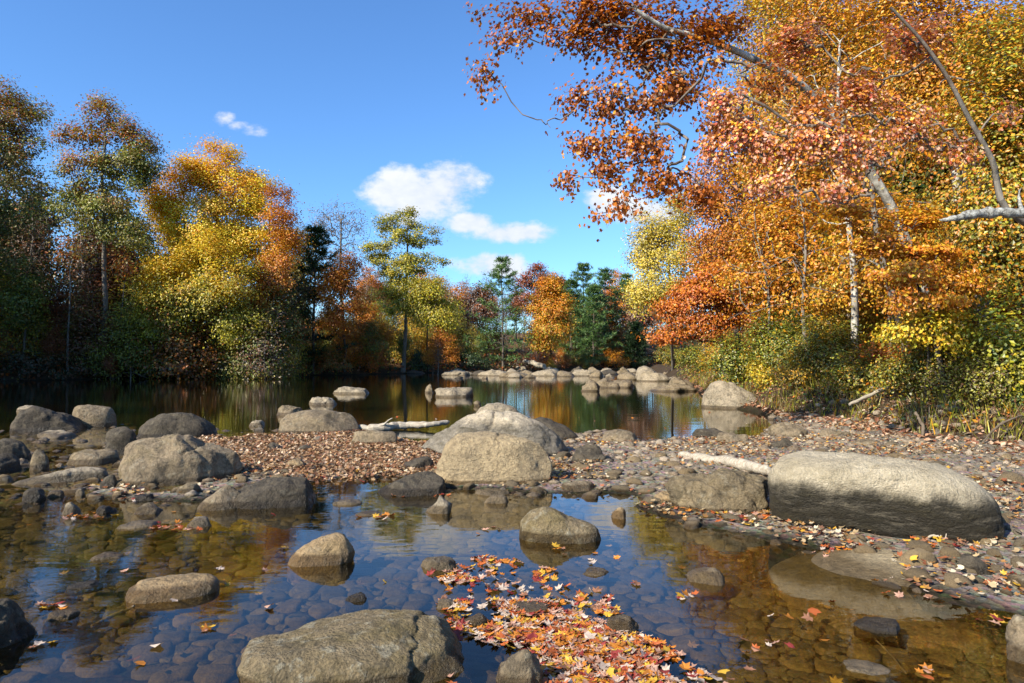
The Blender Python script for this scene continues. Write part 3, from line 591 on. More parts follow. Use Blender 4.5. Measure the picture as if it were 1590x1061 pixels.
def cells(P, S, r):
    'irregular stone outlines that fit against their neighbours'
    out = []; cs = 0.34; grid = {}
    for i, p in enumerate(P): grid.setdefault((int(p[0]//cs), int(p[1]//cs)), []).append(i)
    for i, p in enumerate(P):
        ci, cj = int(p[0]//cs), int(p[1]//cs); nb = [j for a in (-1, 0, 1) for b in (-1, 0, 1) for j in grid.get((ci+a, cj+b), ()) if j != i]
        R0 = S[i]*1.35; poly = [(R0*math.cos(a), R0*math.sin(a)*0.9) for a in np.linspace(0, 6.283, 11)[:-1]]
        nb.sort(key=lambda j: (P[j, 0]-p[0])**2+(P[j, 1]-p[1])**2)
        for j in nb[:12]:
            dx, dy = P[j, 0]-p[0], P[j, 1]-p[1]; L = math.hypot(dx, dy)
            if L < 1e-4: continue
            nx_, ny_ = dx/L, dy/L; lim = L*S[i]/(S[i]+S[j])-0.004; q = []
            for k in range(len(poly)):
                a, b = poly[k], poly[(k+1) % len(poly)]; da = a[0]*nx_+a[1]*ny_-lim; db = b[0]*nx_+b[1]*ny_-lim
                if da <= 0: q.append(a)
                if (da < 0) != (db < 0): t_ = da/(da-db); q.append((a[0]+(b[0]-a[0])*t_, a[1]+(b[1]-a[1])*t_))
            poly = q
            if len(poly) < 3: break
        if len(poly) < 4: out.append(None); continue
        q = []
        for k in range(len(poly)):
            a, b = poly[k], poly[(k+1) % len(poly)]
            if math.hypot(a[0]-b[0], a[1]-b[1]) < 0.012: q.append(a); continue
            q.append((a[0]*.8+b[0]*.2, a[1]*.8+b[1]*.2)); q.append((a[0]*.2+b[0]*.8, a[1]*.2+b[1]*.8))
        c = np.array(q); n = len(c); h = S[i]*r.uniform(.15, .42); tilt = r.normal(size=2)*0.12; V = []
        for sc_, z in ((1.0, -0.05), (0.99, h*0.35), (0.90, h*0.8), (0.62, h*1.0)):
            w = c*sc_; V.append(np.c_[w, z+w@tilt+r.normal(size=n)*0.003])
        V = np.vstack(V+[np.array([[0, 0, h*1.03]])]); Fq = []
        for l in range(3):
            for k in range(n): k2 = (k+1) % n; Fq.append((l*n+k, l*n+k2, (l+1)*n+k2, (l+1)*n+k))
        for k in range(n): k2 = (k+1) % n; Fq.append((3*n+k, 3*n+k2, 4*n, 4*n))
        out.append((V, Fq))
    return out
def tri(Fq):
    o = []
    for a, b, c, d in Fq:
        o.append((a, b, c))
        if c != d: o.append((a, c, d))
    return np.array(o)
def bed_mosaic(P, S, cols, seed):
    r = np.random.default_rng(seed); Z = terrain(P)[0]; C = cells(P, S, r); px = S/P[:, 1]**1.6; order = [i for i in np.argsort(-px) if C[i] is not None]
    for i in order[:300]:
        V, Fq = C[i]; o = obj('bed_stone', mk_mesh('bed_stone', V, tri(Fq), MR['bedstone']), ground, (P[i, 0], P[i, 1], Z[i]))
    VV, FF, CC = [], [], []; n = 0
    for i in order[300:]:
        V, Fq = C[i]; T = tri(Fq); VV.append(V+[P[i, 0], P[i, 1], Z[i]]); FF.append(T+n); n += len(V); CC.append(np.repeat([cols[r.integers(len(cols))]], len(T), 0)*r.uniform(.7, 1.25))
    o = obj('bed_stones', mk_mesh('bed_stones', np.vstack(VV), np.vstack(FF), MR['bedstones'], True, np.vstack(CC)), ground); o['kind'] = 'stuff'
P_, S_ = scatter_poly(fbed, 90000, -9, 8, 2.9, 11.5, 0.84, 41, lambda r, P: np.clip(0.026+0.075*r.random(len(P))**2.0, 0, 0.10))
bed_mosaic(P_, S_, SB, 3)
def fbar(P): return (sdf(P, BAR) > -0.42) & inview(P)
P_, S_ = scatter_poly(fbar, 30000, -14, 11, 4.5, 18, 0.80, 42, lambda r, P: np.clip(0.016+0.10*r.random(len(P))**5, 0, 0.12)*(1+P[:, 1]*0.02))
leafbank = [gp(*p) for p in [(330, 674), (560, 674), (640, 692), (690, 700), (680, 735), (560, 742), (480, 742), (390, 725), (330, 700)]]
km = ~((sdf(P_, leafbank) > 0) & (RNG.random(len(P_)) < 0.85)); stones('shore_stone', 'shore_stones', P_[km], S_[km], SC, 5)

# ------------------------------------------------------------------ leaves
T_DIAM = (np.array([(0, -.5, 0), (.34, .02, .10), (0, .55, 0), (-.34, .02, .10)]), np.array([[0, 1, 2, 3]]))
ma = [90, 62, 38, 15, -12, -40, -75, -105, -140, -168, 165, 142, 118]; mr = [.58, .33, .50, .31, .46, .27, .32, .32, .27, .46, .31, .50, .33]
mv = [(0, 0, .05)]+[(r_*math.cos(math.radians(a_)), r_*math.sin(math.radians(a_)), (.10 if r_ > .35 else .0)) for a_, r_ in zip(ma, mr)]
T_MAPLE = (np.array(mv), np.array([[0, i+1, (i+1) % 13+1] for i in range(13)]))
l5 = [90, 55, 22, -25, -90, -155, 158, 125]; r5 = [.58, .28, .50, .40, .36, .40, .50, .28]
T_LOBE = (np.array([(r_*math.cos(math.radians(a_)), r_*math.sin(math.radians(a_)), (.10 if r_ > .45 else 0)) for a_, r_ in zip(l5, r5)]), np.array([[0, 1, 7, 0], [1, 2, 3, 1], [1, 3, 5, 7], [3, 4, 5, 3], [5, 6, 7, 5]]))
T_LOBE = (T_LOBE[0], np.array([[0, 1, 7], [1, 2, 3], [1, 3, 5], [1, 5, 7], [3, 4, 5], [5, 6, 7]]))
T_NEED = (np.array([(-.05, 0, 0), (.05, 0, 0), (0, 1, 0)]), np.array([[0, 1, 2]]))
def leaves(C, size, cols, tmpl, rng, up=0.5, axis=None, upz=None, out=None):
    n = len(C); N = rng.normal(size=(n, 3)); N[:, 2] = np.abs(N[:, 2])*0.8+up
    if out is not None: N = N*0.8+out
    N = unit(N)
    if upz is not None: N = unit(np.c_[rng.normal(size=(n, 2))*upz, np.ones(n)])
    A = rng.normal(size=(n, 3)) if axis is None else axis
    T = unit(np.cross(A, N)); B = np.cross(N, T)
    if axis is not None: B = unit(axis); T = unit(np.cross(B, N)); N = np.cross(T, B)
    V0, F0_ = tmpl; k = len(V0); s = size[:, None, None]
    V = C[:, None, :]+s*(V0[None, :, 0:1]*T[:, None]+V0[None, :, 1:2]*B[:, None]+V0[None, :, 2:3]*N[:, None])
    Fc = (F0_[None]+(np.arange(n)*k)[:, None, None]).reshape(-1, F0_.shape[1])
    return V.reshape(-1, 3), Fc, np.repeat(cols, len(F0_), 0)
RUST = (.27, .080, .016); ORANGE = (.62, .20, .014); GOLD = (.70, .34, .016); YEL = (.76, .54, .03); YG = (.44, .42, .03); GREEN = (.13, .19, .026); DKG = (.030, .060, .018)
RED = (.45, .055, .022); PINK = (.62, .25, .15); BROWN = (.17, .08, .03); PALEY = (.66, .52, .13); OLIVE = (.22, .20, .035); GREY = (.28, .24, .20); BURNT = (.46, .13, .016)
def pick(pal, n, rng, base=None):
    """pal: list of (colour, weight)"""
    w = np.array([q[1] for q in pal], float); w /= w.sum(); c = np.array([q[0] for q in pal]); return c[rng.choice(len(pal), n, p=w)]

# ------------------------------------------------------------------ trees
def grow(trunk, targets, rng, step=0.7, tip=0.010, tr=0.2, jit=0.10, gnarl=0.25, upb=0.25, lowfrac=0.25):
    cap = len(trunk)+int(len(targets)*30)+10
    N = np.zeros((cap, 3)); par = np.full(cap, -1); n = len(trunk); N[:n] = trunk; par[1:n] = np.arange(n-1)
    axd = np.array([np.min(np.linalg.norm(trunk-q, axis=1)) for q in targets]); order = np.argsort(axd)
    i0 = max(1, int(n*lowfrac)); ends = []
    for q in targets[order]:
        C = N[i0:n]; d = np.linalg.norm(C-q, axis=1); cost = d+0.8*np.maximum(0, C[:, 2]-q[2]+0.15*d)
        j = i0+int(np.argmin(cost)); L = np.linalg.norm(N[j]-q); k = max(2, int(math.ceil(L/step)))
        if k > 28: k = 28
        pd = N[j]-N[max(par[j], 0)]; pd = pd/(np.linalg.norm(pd)+1e-9)
        c = N[j]+pd*L*0.30+np.array([0, 0, L*upb*0.4])+(q-N[j])*0.25; c += rng.normal(size=3)*L*gnarl*0.25
        prev = j
        for m_ in range(1, k+1):
            t_ = m_/k; p = (1-t_)**2*N[j]+2*t_*(1-t_)*c+t_*t_*q
            if m_ < k: p = p+rng.normal(size=3)*jit*step*0.6
            N[n] = p; par[n] = prev; prev = n; n += 1
        ends.append(prev)
    N = N[:n]; par = par[:n]
    acc = np.zeros(n); ch = np.zeros(n, int)
    np.add.at(ch, par[par >= 0], 1)
    for i in range(n-1, 0, -1):
        if ch[i] == 0: acc[i] = 1
        acc[par[i]] += acc[i]
    rad = tip*np.power(np.maximum(acc, 1), 0.44)
    nt = len(trunk); want = tr*np.linspace(1, 0.30, nt)
    rad = np.minimum(rad, tr*0.36)
    for i in range(nt, n): rad[i] = min(rad[i], (0.62*want[par[i]] if par[i] < nt else rad[par[i]]))
    rad[:nt] = want
    return N, par, rad, acc, np.array(ends), nt
def tubes(N, par, rad, acc, sides=5, flare=None):
    n = len(N); seg = np.arange(1, n); pr = par[seg]
    D = np.zeros((n, 3)); D[seg] = unit(N[seg]-N[pr]); D[0] = D[1] if n > 1 else (0, 0, 1)
    best = np.full(n, -1); ba = np.zeros(n)
    for i in seg:
        if acc[i] > ba[par[i]]: ba[par[i]] = acc[i]; best[par[i]] = i
    mainseg = best[pr] == seg
    DA = np.where(mainseg[:, None], D[pr], D[seg]); RA = np.where(mainseg, rad[pr], np.minimum(rad[seg]*1.25, rad[pr]))
    def ring(C, d, r):
        ref = np.where(np.abs(d[:, 2:3]) > 0.9, [[1., 0, 0]], [[0, 0, 1.]]); u = unit(np.cross(ref, d)); v = np.cross(d, u)
        a = np.linspace(0, 2*math.pi, sides, endpoint=False)
        return C[:, None]+r[:, None, None]*(np.cos(a)[None, :, None]*u[:, None]+np.sin(a)[None, :, None]*v[:, None])
    A = ring(N[pr], DA, RA); B = ring(N[seg], D[seg], rad[seg]); m_ = len(seg)
    V = np.concatenate([A, B], 1).reshape(-1, 3); k = np.arange(sides); k2 = (k+1) % sides
    q = np.stack([k, k2, k2+sides, k+sides], 1)[None]+(np.arange(m_)*2*sides)[:, None, None]
    return V, q.reshape(-1, 4)
def blob_targets(blobs, n, rng, shell=0.45):
    """blobs: (cx,cy,cz,rx,ry,rz); returns points spread through them, more near the outside"""
    vol = np.array([(b[3]*b[4]*b[5])**0.75 for b in blobs]); idx = rng.choice(len(blobs), n, p=vol/vol.sum()); B = np.array(blobs)[idx]
    d = unit(rng.normal(size=(n, 3))); r = rng.random(n)**shell
    return B[:, :3]+d*r[:, None]*B[:, 3:]*0.92
def tree(name, label, cat, base, blobs, ntg, nleaf, lsize, pal_top, pal_low=None, tr=0.2, lean=(0, 0), sigma=0.45, bark=None, tmpl=T_DIAM, seed=0, group=None,
         step=0.8, tip=0.012, trunk=None, flat=0.7, split=0.5, extra=None, lowfrac=0.25, cl=0.45, droop=0.0, leafmat=None, side=5, shell=0.45, bright=1.0, splitr=0):
    rng = np.random.default_rng(seed+1000); base = np.array(base, float)
    if cat == 'tree' and tmpl is T_DIAM and base[2] > -100 and nleaf > 5000: nleaf = int(nleaf*(1.75 if base[1] > 38 else 1.35)); lsize *= 0.74 if base[1] > 38 else 0.84
    bl = [(b[0]-base[0], b[1]-base[1], b[2]-base[2], b[3], b[4], b[5]) for b in blobs]
    zt = max(b[2]+b[5] for b in bl)
    if trunk is None:
        topc = np.average([[b[0], b[1]] for b in bl], axis=0, weights=[b[3]*b[5] for b in bl]); h = zt*0.86; m_ = max(6, int(h/1.0)); tt = np.linspace(0, 1, m_)
        trunk = np.c_[topc[0]*tt**1.3, topc[1]*tt**1.3, h*tt-0.4*(1-tt)]; trunk[1:, :2] += np.cumsum(rng.normal(size=(m_-1, 2))*0.07, 0)
    else: trunk = np.array(trunk)-base
    tg = blob_targets(bl, ntg, rng, shell)
    N, par, rad, acc, ends, nt = grow(trunk, tg, rng, step=step, tip=tip, tr=tr, lowfrac=lowfrac)
    rad[0] *= 1.35
    root = empty(name, base); tag(root, label, cat, group)
    V, Q = tubes(N, par, rad, acc, side)
    if splitr:
        big = np.repeat(rad[1:] > splitr, side); obj('trunk', mk_mesh('trunk', V, Q[big], bark or BARK), root); obj('branches', mk_mesh('branches', V, Q[~big], BARKT), root)
    else: obj('trunk', mk_mesh('trunk', V, Q, bark or BARK), root)
    if nleaf:
        leafn = np.where(acc <= 3)[0]; leafn = leafn[leafn >= nt]; w = np.where(acc[leafn] == 1, 1.0, 0.5)*rng.uniform(0.2, 1.8, len(leafn))**1.5; idx = rng.choice(leafn, nleaf, p=w/w.sum())
        C = N[idx]+rng.normal(size=(nleaf, 3))*sigma*np.array([1, 1, flat]); C[:, 2] -= droop*np.abs(rng.normal(size=nleaf))
        zmin, zmax = np.percentile(C[:, 2], 3), C[:, 2].max(); hh = (C[:, 2]-zmin)/(zmax-zmin)
        noise_ = fbm(C*0.33+seed, 2, seed)*0.35; hh = hh+noise_
        ct = pick(pal_top, nleaf, rng); cb = pick(pal_low or pal_top, nleaf, rng)
        c = np.where((hh+rng.normal(size=nleaf)*0.08 > split)[:, None], ct, cb)
        g = rng.uniform(0.72, 1.3, len(N))[idx]; tb = pick(pal_top, len(N), rng)[idx]
        c = (c*(1-cl*0.5)+tb*cl*0.5)*g[:, None]*rng.uniform(.86, 1.14, (nleaf, 1))*bright
        cen = np.median(C, 0); sg = C.std(0)+.1; ou = unit((C-cen)/sg)*1.0+unit(C-N[idx]+1e-4)*0.5
        V, Fc, cc = leaves(C, lsize*rng.uniform(.65, 1.3, nleaf), np.clip(c, 0, 0.9), tmpl, rng, out=ou)
        obj('crown', mk_mesh('crown', V, Fc, leafmat or LEAF, False, cc), root)
    return root
def pxblobs(Y, lst, depth=0.9):
    out = []
    for b in lst:
        px, py, rx, ry = b[:4]; YY = Y+(b[4] if len(b) > 4 else 0); p = at(px, py, YY); r1, r2 = rx/F*YY, ry/F*YY; out.append((p[0], p[1], p[2], r1, (r1+r2)/2*depth, r2))
    return out
def groundpt(px, Y):
    while True:
        x = (px-CX)/F*Y; q = np.array([[x, Y]])
        if max(sdf(q, LEFTB)[0], sdf(q, RIGHTB)[0]) > 0.9 or Y > 120: break
        Y += 0.5
    x = (px-CX)/F*Y; return (x, Y, zat(x, Y))

A_LABEL = 'tree'
# --- far left shore and head of the pool, drawn one by one
tree('oak_tree', 'tall rust and green oak at the frame edge, crown cut by it', 'tree', groundpt(-25, 52), pxblobs(52, [(15, 160, 55, 50), (-30, 200, 80, 80), (30, 230, 60, 50), (5, 310, 75, 50), (-40, 380, 90, 60)]), 170, 17000, 0.24, [(RUST, 1), (BURNT, 2), (OLIVE, 4), (YG, 1)], [(GREEN, 3), (OLIVE, 3), (DKG, 2)], tr=0.28, seed=1, sigma=0.5)
tree('oak_tree', 'tall oak with rusty top, green middle and pale bare trunk', 'tree', groundpt(160, 51), pxblobs(51, [(160, 175, 40, 36), (125, 215, 45, 40), (205, 225, 42, 50), (165, 260, 75, 45), (225, 260, 25, 35), (130, 320, 50, 50), (190, 360, 50, 60)]), 190, 17000, 0.22, [(BURNT, 3), (RUST, 1), (ORANGE, 1), (OLIVE, 4), (YG, 1)], [(GREEN, 4), (OLIVE, 3), (YG, 1)], tr=0.26, seed=2, sigma=0.42, split=0.62, bark=BARKG)
tree('maple_tree', 'big rounded orange-gold tree, the brightest on the far shore', 'tree', groundpt(335, 56), pxblobs(56, [(330, 262, 50, 40), (292, 285, 42, 40), (255, 330, 34, 50), (375, 300, 50, 45), (345, 240, 22, 20), (305, 258, 20, 18), (400, 290, 20, 18), (240, 290, 14, 18), (330, 350, 85, 60), (420, 370, 45, 50), (425, 420, 40, 35), (300, 400, 70, 40), (385, 385, 60, 45), (355, 300, 60, 45)]), 310, 44000, 0.22, [(GOLD, 6), (ORANGE, 2), (YEL, 3)], [(GOLD, 3), (YEL, 6)], tr=0.35, bright=1.3, seed=3, sigma=0.55, shell=0.4)
tree('maple_tree', 'yellow-topped green maple in front of the orange-gold tree', 'tree', groundpt(300, 51), pxblobs(51, [(325, 390, 40, 36), (280, 410, 50, 40), (250, 450, 45, 40), (350, 440, 50, 45), (300, 480, 80, 45), (240, 500, 40, 32), (370, 500, 45, 35)]), 220, 26000, 0.22, [(YEL, 6), (YG, 2), (GOLD, 3)], [(GREEN, 3), (YG, 4), (OLIVE, 2)], tr=0.2, seed=4, sigma=0.5, split=0.5)
tree('maple_tree', 'sparse gold tree with bare twigs sticking out of its top', 'tree', groundpt(415, 54), pxblobs(54, [(430, 330, 25, 50), (445, 380, 28, 40), (420, 430, 40, 40), (400, 470, 40, 30)]), 150, 9000, 0.2, [(GOLD, 3), (ORANGE, 3), (BURNT, 2)], tr=0.2, seed=5, sigma=0.4)
tree('bare_tree', 'bare tree with a fine greyish twig crown against the sky', 'tree', groundpt(527, 75), pxblobs(75, [(525, 340, 45, 38), (500, 350, 30, 35), (555, 355, 25, 35), (530, 390, 40, 30)]), 420, 2500, 0.16, [(GREY, 3), (BROWN, 1)], tr=0.25, tip=0.016, seed=6, bark=BARKG, shell=0.5, sigma=0.4)
tree('maple_tree', 'small orange tree between the dark pine and the open green tree', 'tree', groundpt(535, 60), pxblobs(60, [(535, 420, 28, 30), (520, 450, 35, 30), (550, 470, 30, 30), (525, 500, 30, 25)]), 110, 8000, 0.22, [(ORANGE, 4), (BURNT, 2), (GOLD, 2)], tr=0.14, seed=8)
tree('maple_tree', 'open yellow-green tree with layered limbs standing against white cloud', 'tree', groundpt(626, 64), pxblobs(64, [(612, 345, 38, 26), (648, 362, 42, 24), (600, 385, 40, 26), (662, 405, 42, 22), (622, 412, 48, 28), (590, 380, 26, 20), (636, 450, 44, 26), (655, 475, 40, 24), (620, 470, 40, 20), (630, 385, 34, 44), (618, 430, 34, 36), (575, 400, 12, 10), (640, 335, 16, 14)]), 330, 13500, 0.22, [(YG, 4), (OLIVE, 3), (YEL, 2), (GREEN, 2)], tr=0.24, seed=9, sigma=0.33, flat=0.5, bark=BARKG)
tree('maple_tree', 'low yellow-green tree under the open yellow-green one', 'tree', groundpt(665, 62), pxblobs(62, [(665, 450, 34, 24), (650, 480, 34, 28), (690, 490, 22, 26)]), 90, 6500, 0.22, [(YG, 4), (YEL, 2), (OLIVE, 3)], tr=0.12, seed=10)
tree('maple_tree', 'orange-yellow rounded tree beyond the far rocks', 'tree', groundpt(855, 84), pxblobs(84, [(855, 450, 26, 26), (845, 480, 34, 26), (872, 480, 28, 26), (856, 510, 40, 24), (850, 530, 30, 15)]), 150, 13000, 0.27, [(GOLD, 4), (ORANGE, 4), (YG, 1)], [(YG, 3), (GOLD, 3), (ORANGE, 2)], tr=0.2, seed=12, sigma=0.5)
tree('maple_tree', 'maroon-topped tree rising behind the orange-yellow one', 'tree', groundpt(838, 100), pxblobs(100, [(838, 428, 24, 18), (815, 440, 20, 18), (860, 445, 25, 18), (835, 465, 35, 20)]), 110, 7000, 0.3, [(RUST, 3), (RED, 1), (BROWN, 2)], tr=0.2, seed=13)
for i, (px, Y, pt, w, lab) in enumerate([(740, 95, 440, 26, 'rusty tree in the gap beside the broad white pine'), (705, 90, 452, 24, 'brownish thin tree between the green tree and the white pine'), (990, 98, 452, 22, 'rusty tree where the two banks meet')]):
    tree('maple_tree', lab, 'tree', groundpt(px, Y), pxblobs(Y, [(px, pt+18, w, 18), (px+6, pt+45, w+4, 24)]), 80, 4500, 0.28, [(RUST, 3), (BROWN, 2), (GREY, 2)], tr=0.15, seed=20+i)
def pine(label, px, Y, ptop, wpx, seed, base_frac=0.12, dens=1.0, cols=None, cat='tree', top_sparse=True):
    rng = np.random.default_rng(seed); b = np.array(groundpt(px, Y)); H = CH-(ptop-HY)/F*Y-b[2]; Rm = wpx/2/F*Y*1.35
    m_ = 14; tt = np.linspace(0, 1, m_); tr = np.c_[np.cumsum(rng.normal(size=m_)*0.05), np.cumsum(rng.normal(size=m_)*0.05), H*tt-0.3*(1-tt)]
    N = [*tr]; par = [-1]+list(range(m_-1)); tuftC = []; tuftD = []
    z = H*base_frac
    while z < H*0.985:
        f = (z/H-base_frac)/(1-base_frac); Lr = Rm*(1.03-f)**0.85*min(1, 0.6+f*1.6)*rng.uniform(.75, 1.15); nb = rng.integers(3, 6)
        a0 = rng.uniform(0, 6.28); j = int(round(z/H*(m_-1)))
        for q in range(nb):
            a = a0+q*6.28/nb+rng.normal()*0.25; L = Lr*rng.uniform(0.55, 1.15)+0.15; n_ = 5; prev = j; rise = rng.uniform(-0.02, 0.30)*(0.4+f)
            org = np.array([np.interp(z, tr[:, 2], tr[:, 0]), np.interp(z, tr[:, 2], tr[:, 1]), z])
            for k in range(1, n_+1):
                t_ = k/n_; p = org+np.array([math.cos(a)*L*t_, math.sin(a)*L*t_, L*(rise*t_+0.10*t_**2-0.08*math.sin(3*t_))])+rng.normal(size=3)*0.05
                N.append(p); par.append(prev); prev = len(N)-1
                if t_ > 0.3:
                    for _ in range(int(1+2.6*dens)):
                        sp = 0.16+0.07*L; q_ = p+rng.normal(size=3)*np.array([sp, sp, 0.07]); tuftC.append(q_); tuftD.append(unit(np.array([math.cos(a), math.sin(a), 0.45])+rng.normal(size=3)*0.35))
        z += rng.uniform(0.8, 1.3)*H/15*(1.15-0.5*f)
    N = np.array(N); par = np.array(par); n = len(N); acc = np.zeros(n); ch = np.zeros(n, int); np.add.at(ch, par[par >= 0], 1)
    for i in range(n-1, 0, -1):
        if ch[i] == 0: acc[i] = 1
        acc[par[i]] += acc[i]
    rad = np.where(np.arange(n) < m_, 0.20*(1-np.arange(n)/m_*0.9)*H/16, 0.03)
    root = empty('pine_tree', b); tag(root, label, cat, None); V, Q = tubes(N, par, rad, acc, 5); obj('trunk', mk_mesh('trunk', V, Q, BARK), root)
    C = np.repeat(np.array(tuftC), 9, 0); D = np.repeat(np.array(tuftD), 9, 0); C = C+rng.normal(size=C.shape)*0.08; D = unit(D+rng.normal(size=D.shape)*0.55)
    c = pick(cols or [(DKG, 3), ((.045, .085, .025), 3), ((.07, .11, .03), 1)], len(C), rng)*rng.uniform(.7, 1.3, (len(C), 1))
    tm = (np.array([(-.09, 0, 0), (.09, 0, 0), (0, 1, 0)]), np.array([[0, 1, 2]]))
    V, Fc, cc = leaves(C, rng.uniform(.3, .55, len(C)), c, tm, rng, axis=D); obj('crown', mk_mesh('crown', V, Fc, NEEDLE, False, cc), root)
    return root
PG = [((.10, .19, .05), 3), ((.16, .25, .06), 2), ((.06, .12, .045), 2)]
pine('dark pine between the orange-gold tree and the bare tree', 487, 60, 340, 118, 31, 0.15, 1.6)
pine('broad white pine with tiered branches beyond the pool', 780, 80, 395, 104, 32, 0.1, 1.5, PG)
pine('white pine beside the orange-yellow tree, tallest of its row', 905, 100, 408, 86, 33, 0.15, 1.4, PG)
pine('middle pine of the row above the far rocks', 938, 104, 418, 84, 34, 0.15, 1.4, PG)
pine('bushy pine in front of the row above the far rocks', 922, 95, 440, 60, 39, 0.08, 1.8, PG)
pine('slightly shorter pine just past the orange-yellow tree', 888, 98, 432, 56, 40, 0.1, 1.6, PG)
pine('pine at the end of the row next to the pale yellow tree', 972, 108, 428, 80, 35, 0.15, 1.4, PG)
pine('black-green hemlock drooping over the head of the pool', 985, 84, 490, 44, 36, 0.05, 2.2, [(DKG, 3), ((.015, .03, .012), 3)])
pine('young pine with dark boughs low on the far shore', 440, 52, 480, 80, 37, 0.1, 1.5)

# --- wood behind: prototypes, then copies
def proto(name, kind, seed):
    b = (0, 0, -500.0); H = 15; root = None
    if kind == 'bare':
        return tree(name, 'x', 'tree', b, [(0, 0, -500+10.5, 2.6, 2.6, 4.5), (.6, 0, -500+7, 2.2, 2.2, 3)], 190, 1200, 0.2, [(BROWN, 2), (RUST, 1), (GREY, 1)], tr=0.17, tip=0.018, seed=seed, bark=BARKG, shell=0.6)
    pal = {'rust': [(RUST, 3), (BROWN, 2), (BURNT, 1)], 'green': [(GREEN, 3), (OLIVE, 3), (YG, 1)], 'gold': [(GOLD, 3), (ORANGE, 3), (BURNT, 1)], 'dark': [(DKG, 2), (OLIVE, 2), (BROWN, 2)]}[kind]
    return tree(name, 'x', 'tree', b, [(0, 0, -500+11, 3.0, 3, 4), (-1.3, .5, -500+8, 2.6, 2.6, 3), (1.5, -.5, -500+8.5, 2.4, 2.4, 3)], 110, 6500, 0.30, pal, tr=0.19, seed=seed, sigma=0.6, lowfrac=0.35)
protos = {k: [proto('bare_tree' if k == 'bare' else 'woodland_tree', k, 70+3*i+j) for j in range(2 if k != 'bare' else 3)] for i, k in enumerate(['bare', 'rust', 'green', 'gold', 'dark'])}
firsts = {}
LBL = {('far', 'bare'): 'leafless grey tree in the wood beyond the head of the pool', ('far', 'rust'): 'rust-brown tree in the wood beyond the head of the pool', ('far', 'green'): 'green tree in the wood beyond the head of the pool', ('far', 'gold'): 'golden tree in the wood beyond the head of the pool', ('far', 'dark'): 'dark tree in the wood beyond the head of the pool',
       ('left', 'bare'): 'leafless tree in the shaded wood of the dark shore', ('left', 'rust'): 'rust-brown tree in the shaded wood of the dark shore', ('left', 'green'): 'dull green tree in the shaded wood of the dark shore', ('left', 'gold'): 'small golden tree in the shaded wood of the dark shore', ('left', 'dark'): 'dark leafy tree in the shaded wood of the dark shore',
       ('right', 'bare'): 'leafless tree in the wood behind the gravel shore', ('right', 'rust'): 'rust-brown tree in the wood behind the gravel shore', ('right', 'green'): 'green tree in the wood behind the gravel shore', ('right', 'gold'): 'golden tree in the wood behind the gravel shore', ('right', 'dark'): 'dark tree in the wood behind the gravel shore'}
def thicket(seed, pal, n=10500):
    return tree('understorey_tree', 'x', 'tree', (0, 0, -500.), [(0, 0, -496.6, 2.3, 2.3, 2.6), (-1.2, .4, -498.2, 1.8, 1.8, 1.7), (1.3, -.3, -498.0, 1.8, 1.8, 1.8), (.2, .5, -494.6, 1.5, 1.5, 1.6)], 150, n, 0.15, pal, tr=0.07, seed=seed, sigma=0.45, lowfrac=0.02, tip=0.014, bark=BARKG)
protos['brush'] = [thicket(91, [(RUST, 2), (BROWN, 4), (OLIVE, 2)]), thicket(92, [(BURNT, 2), (ORANGE, 2), (OLIVE, 2), (BROWN, 2)]), thicket(93, [(OLIVE, 3), (GREEN, 2), (BROWN, 2)])]
protos['olive'] = [thicket(97, [(OLIVE, 3), (GREEN, 2), (YG, 2)]), thicket(98, [(OLIVE, 3), (YG, 2), (GOLD, 1), (BROWN, 1)])]
protos['twiggy'] = [thicket(94, [(BROWN, 3), (GREY, 2), (RUST, 1)], 1500)]
protos['flame'] = [thicket(95, [(ORANGE, 3), (GOLD, 3), (BURNT, 2)]), thicket(96, [(GOLD, 3), (YG, 2), (OLIVE, 2)])]
for w_, t_ in (('far', 'in the wood beyond the head of the pool'), ('left', 'in the shaded wood of the dark shore'), ('right', 'in the wood behind the gravel shore')):
    LBL[(w_, 'olive')] = 'olive-green bushy young tree low '+t_
    LBL[(w_, 'brush')] = 'brown bushy young tree low '+t_; LBL[(w_, 'twiggy')] = 'grey twiggy young tree low '+t_; LBL[(w_, 'flame')] = 'orange-gold bushy young tree low '+t_
MARKS = {'far': [(560, 'behind the dark pine'), (640, 'behind the open yellow-green tree'), (740, 'between open green tree and white pine'), (820, 'behind the broad white pine'), (890, 'behind the orange-yellow tree'), (970, 'behind the row of pines'), (9e9, 'where the two banks meet')],
         'left': [(-60, 'past the frame edge on the dark shore'), (60, 'behind the oak at the frame edge'), (130, 'beside the oak with pale trunk'), (230, 'behind the oak with pale trunk'), (330, 'behind the yellow-topped maple'), (400, 'behind the orange-gold tree'), (9e9, 'behind the sparse gold tree')],
         'right': [(1130, 'behind the pale yellow tree'), (1220, 'behind the red-orange maple'), (1320, 'behind the flame-orange maple'), (1420, 'behind the leaning sycamore'), (1510, 'behind the tall yellow-gold tree'), (9e9, 'past the dark thick trunk')]}
used = set(); rr = random.Random(11)
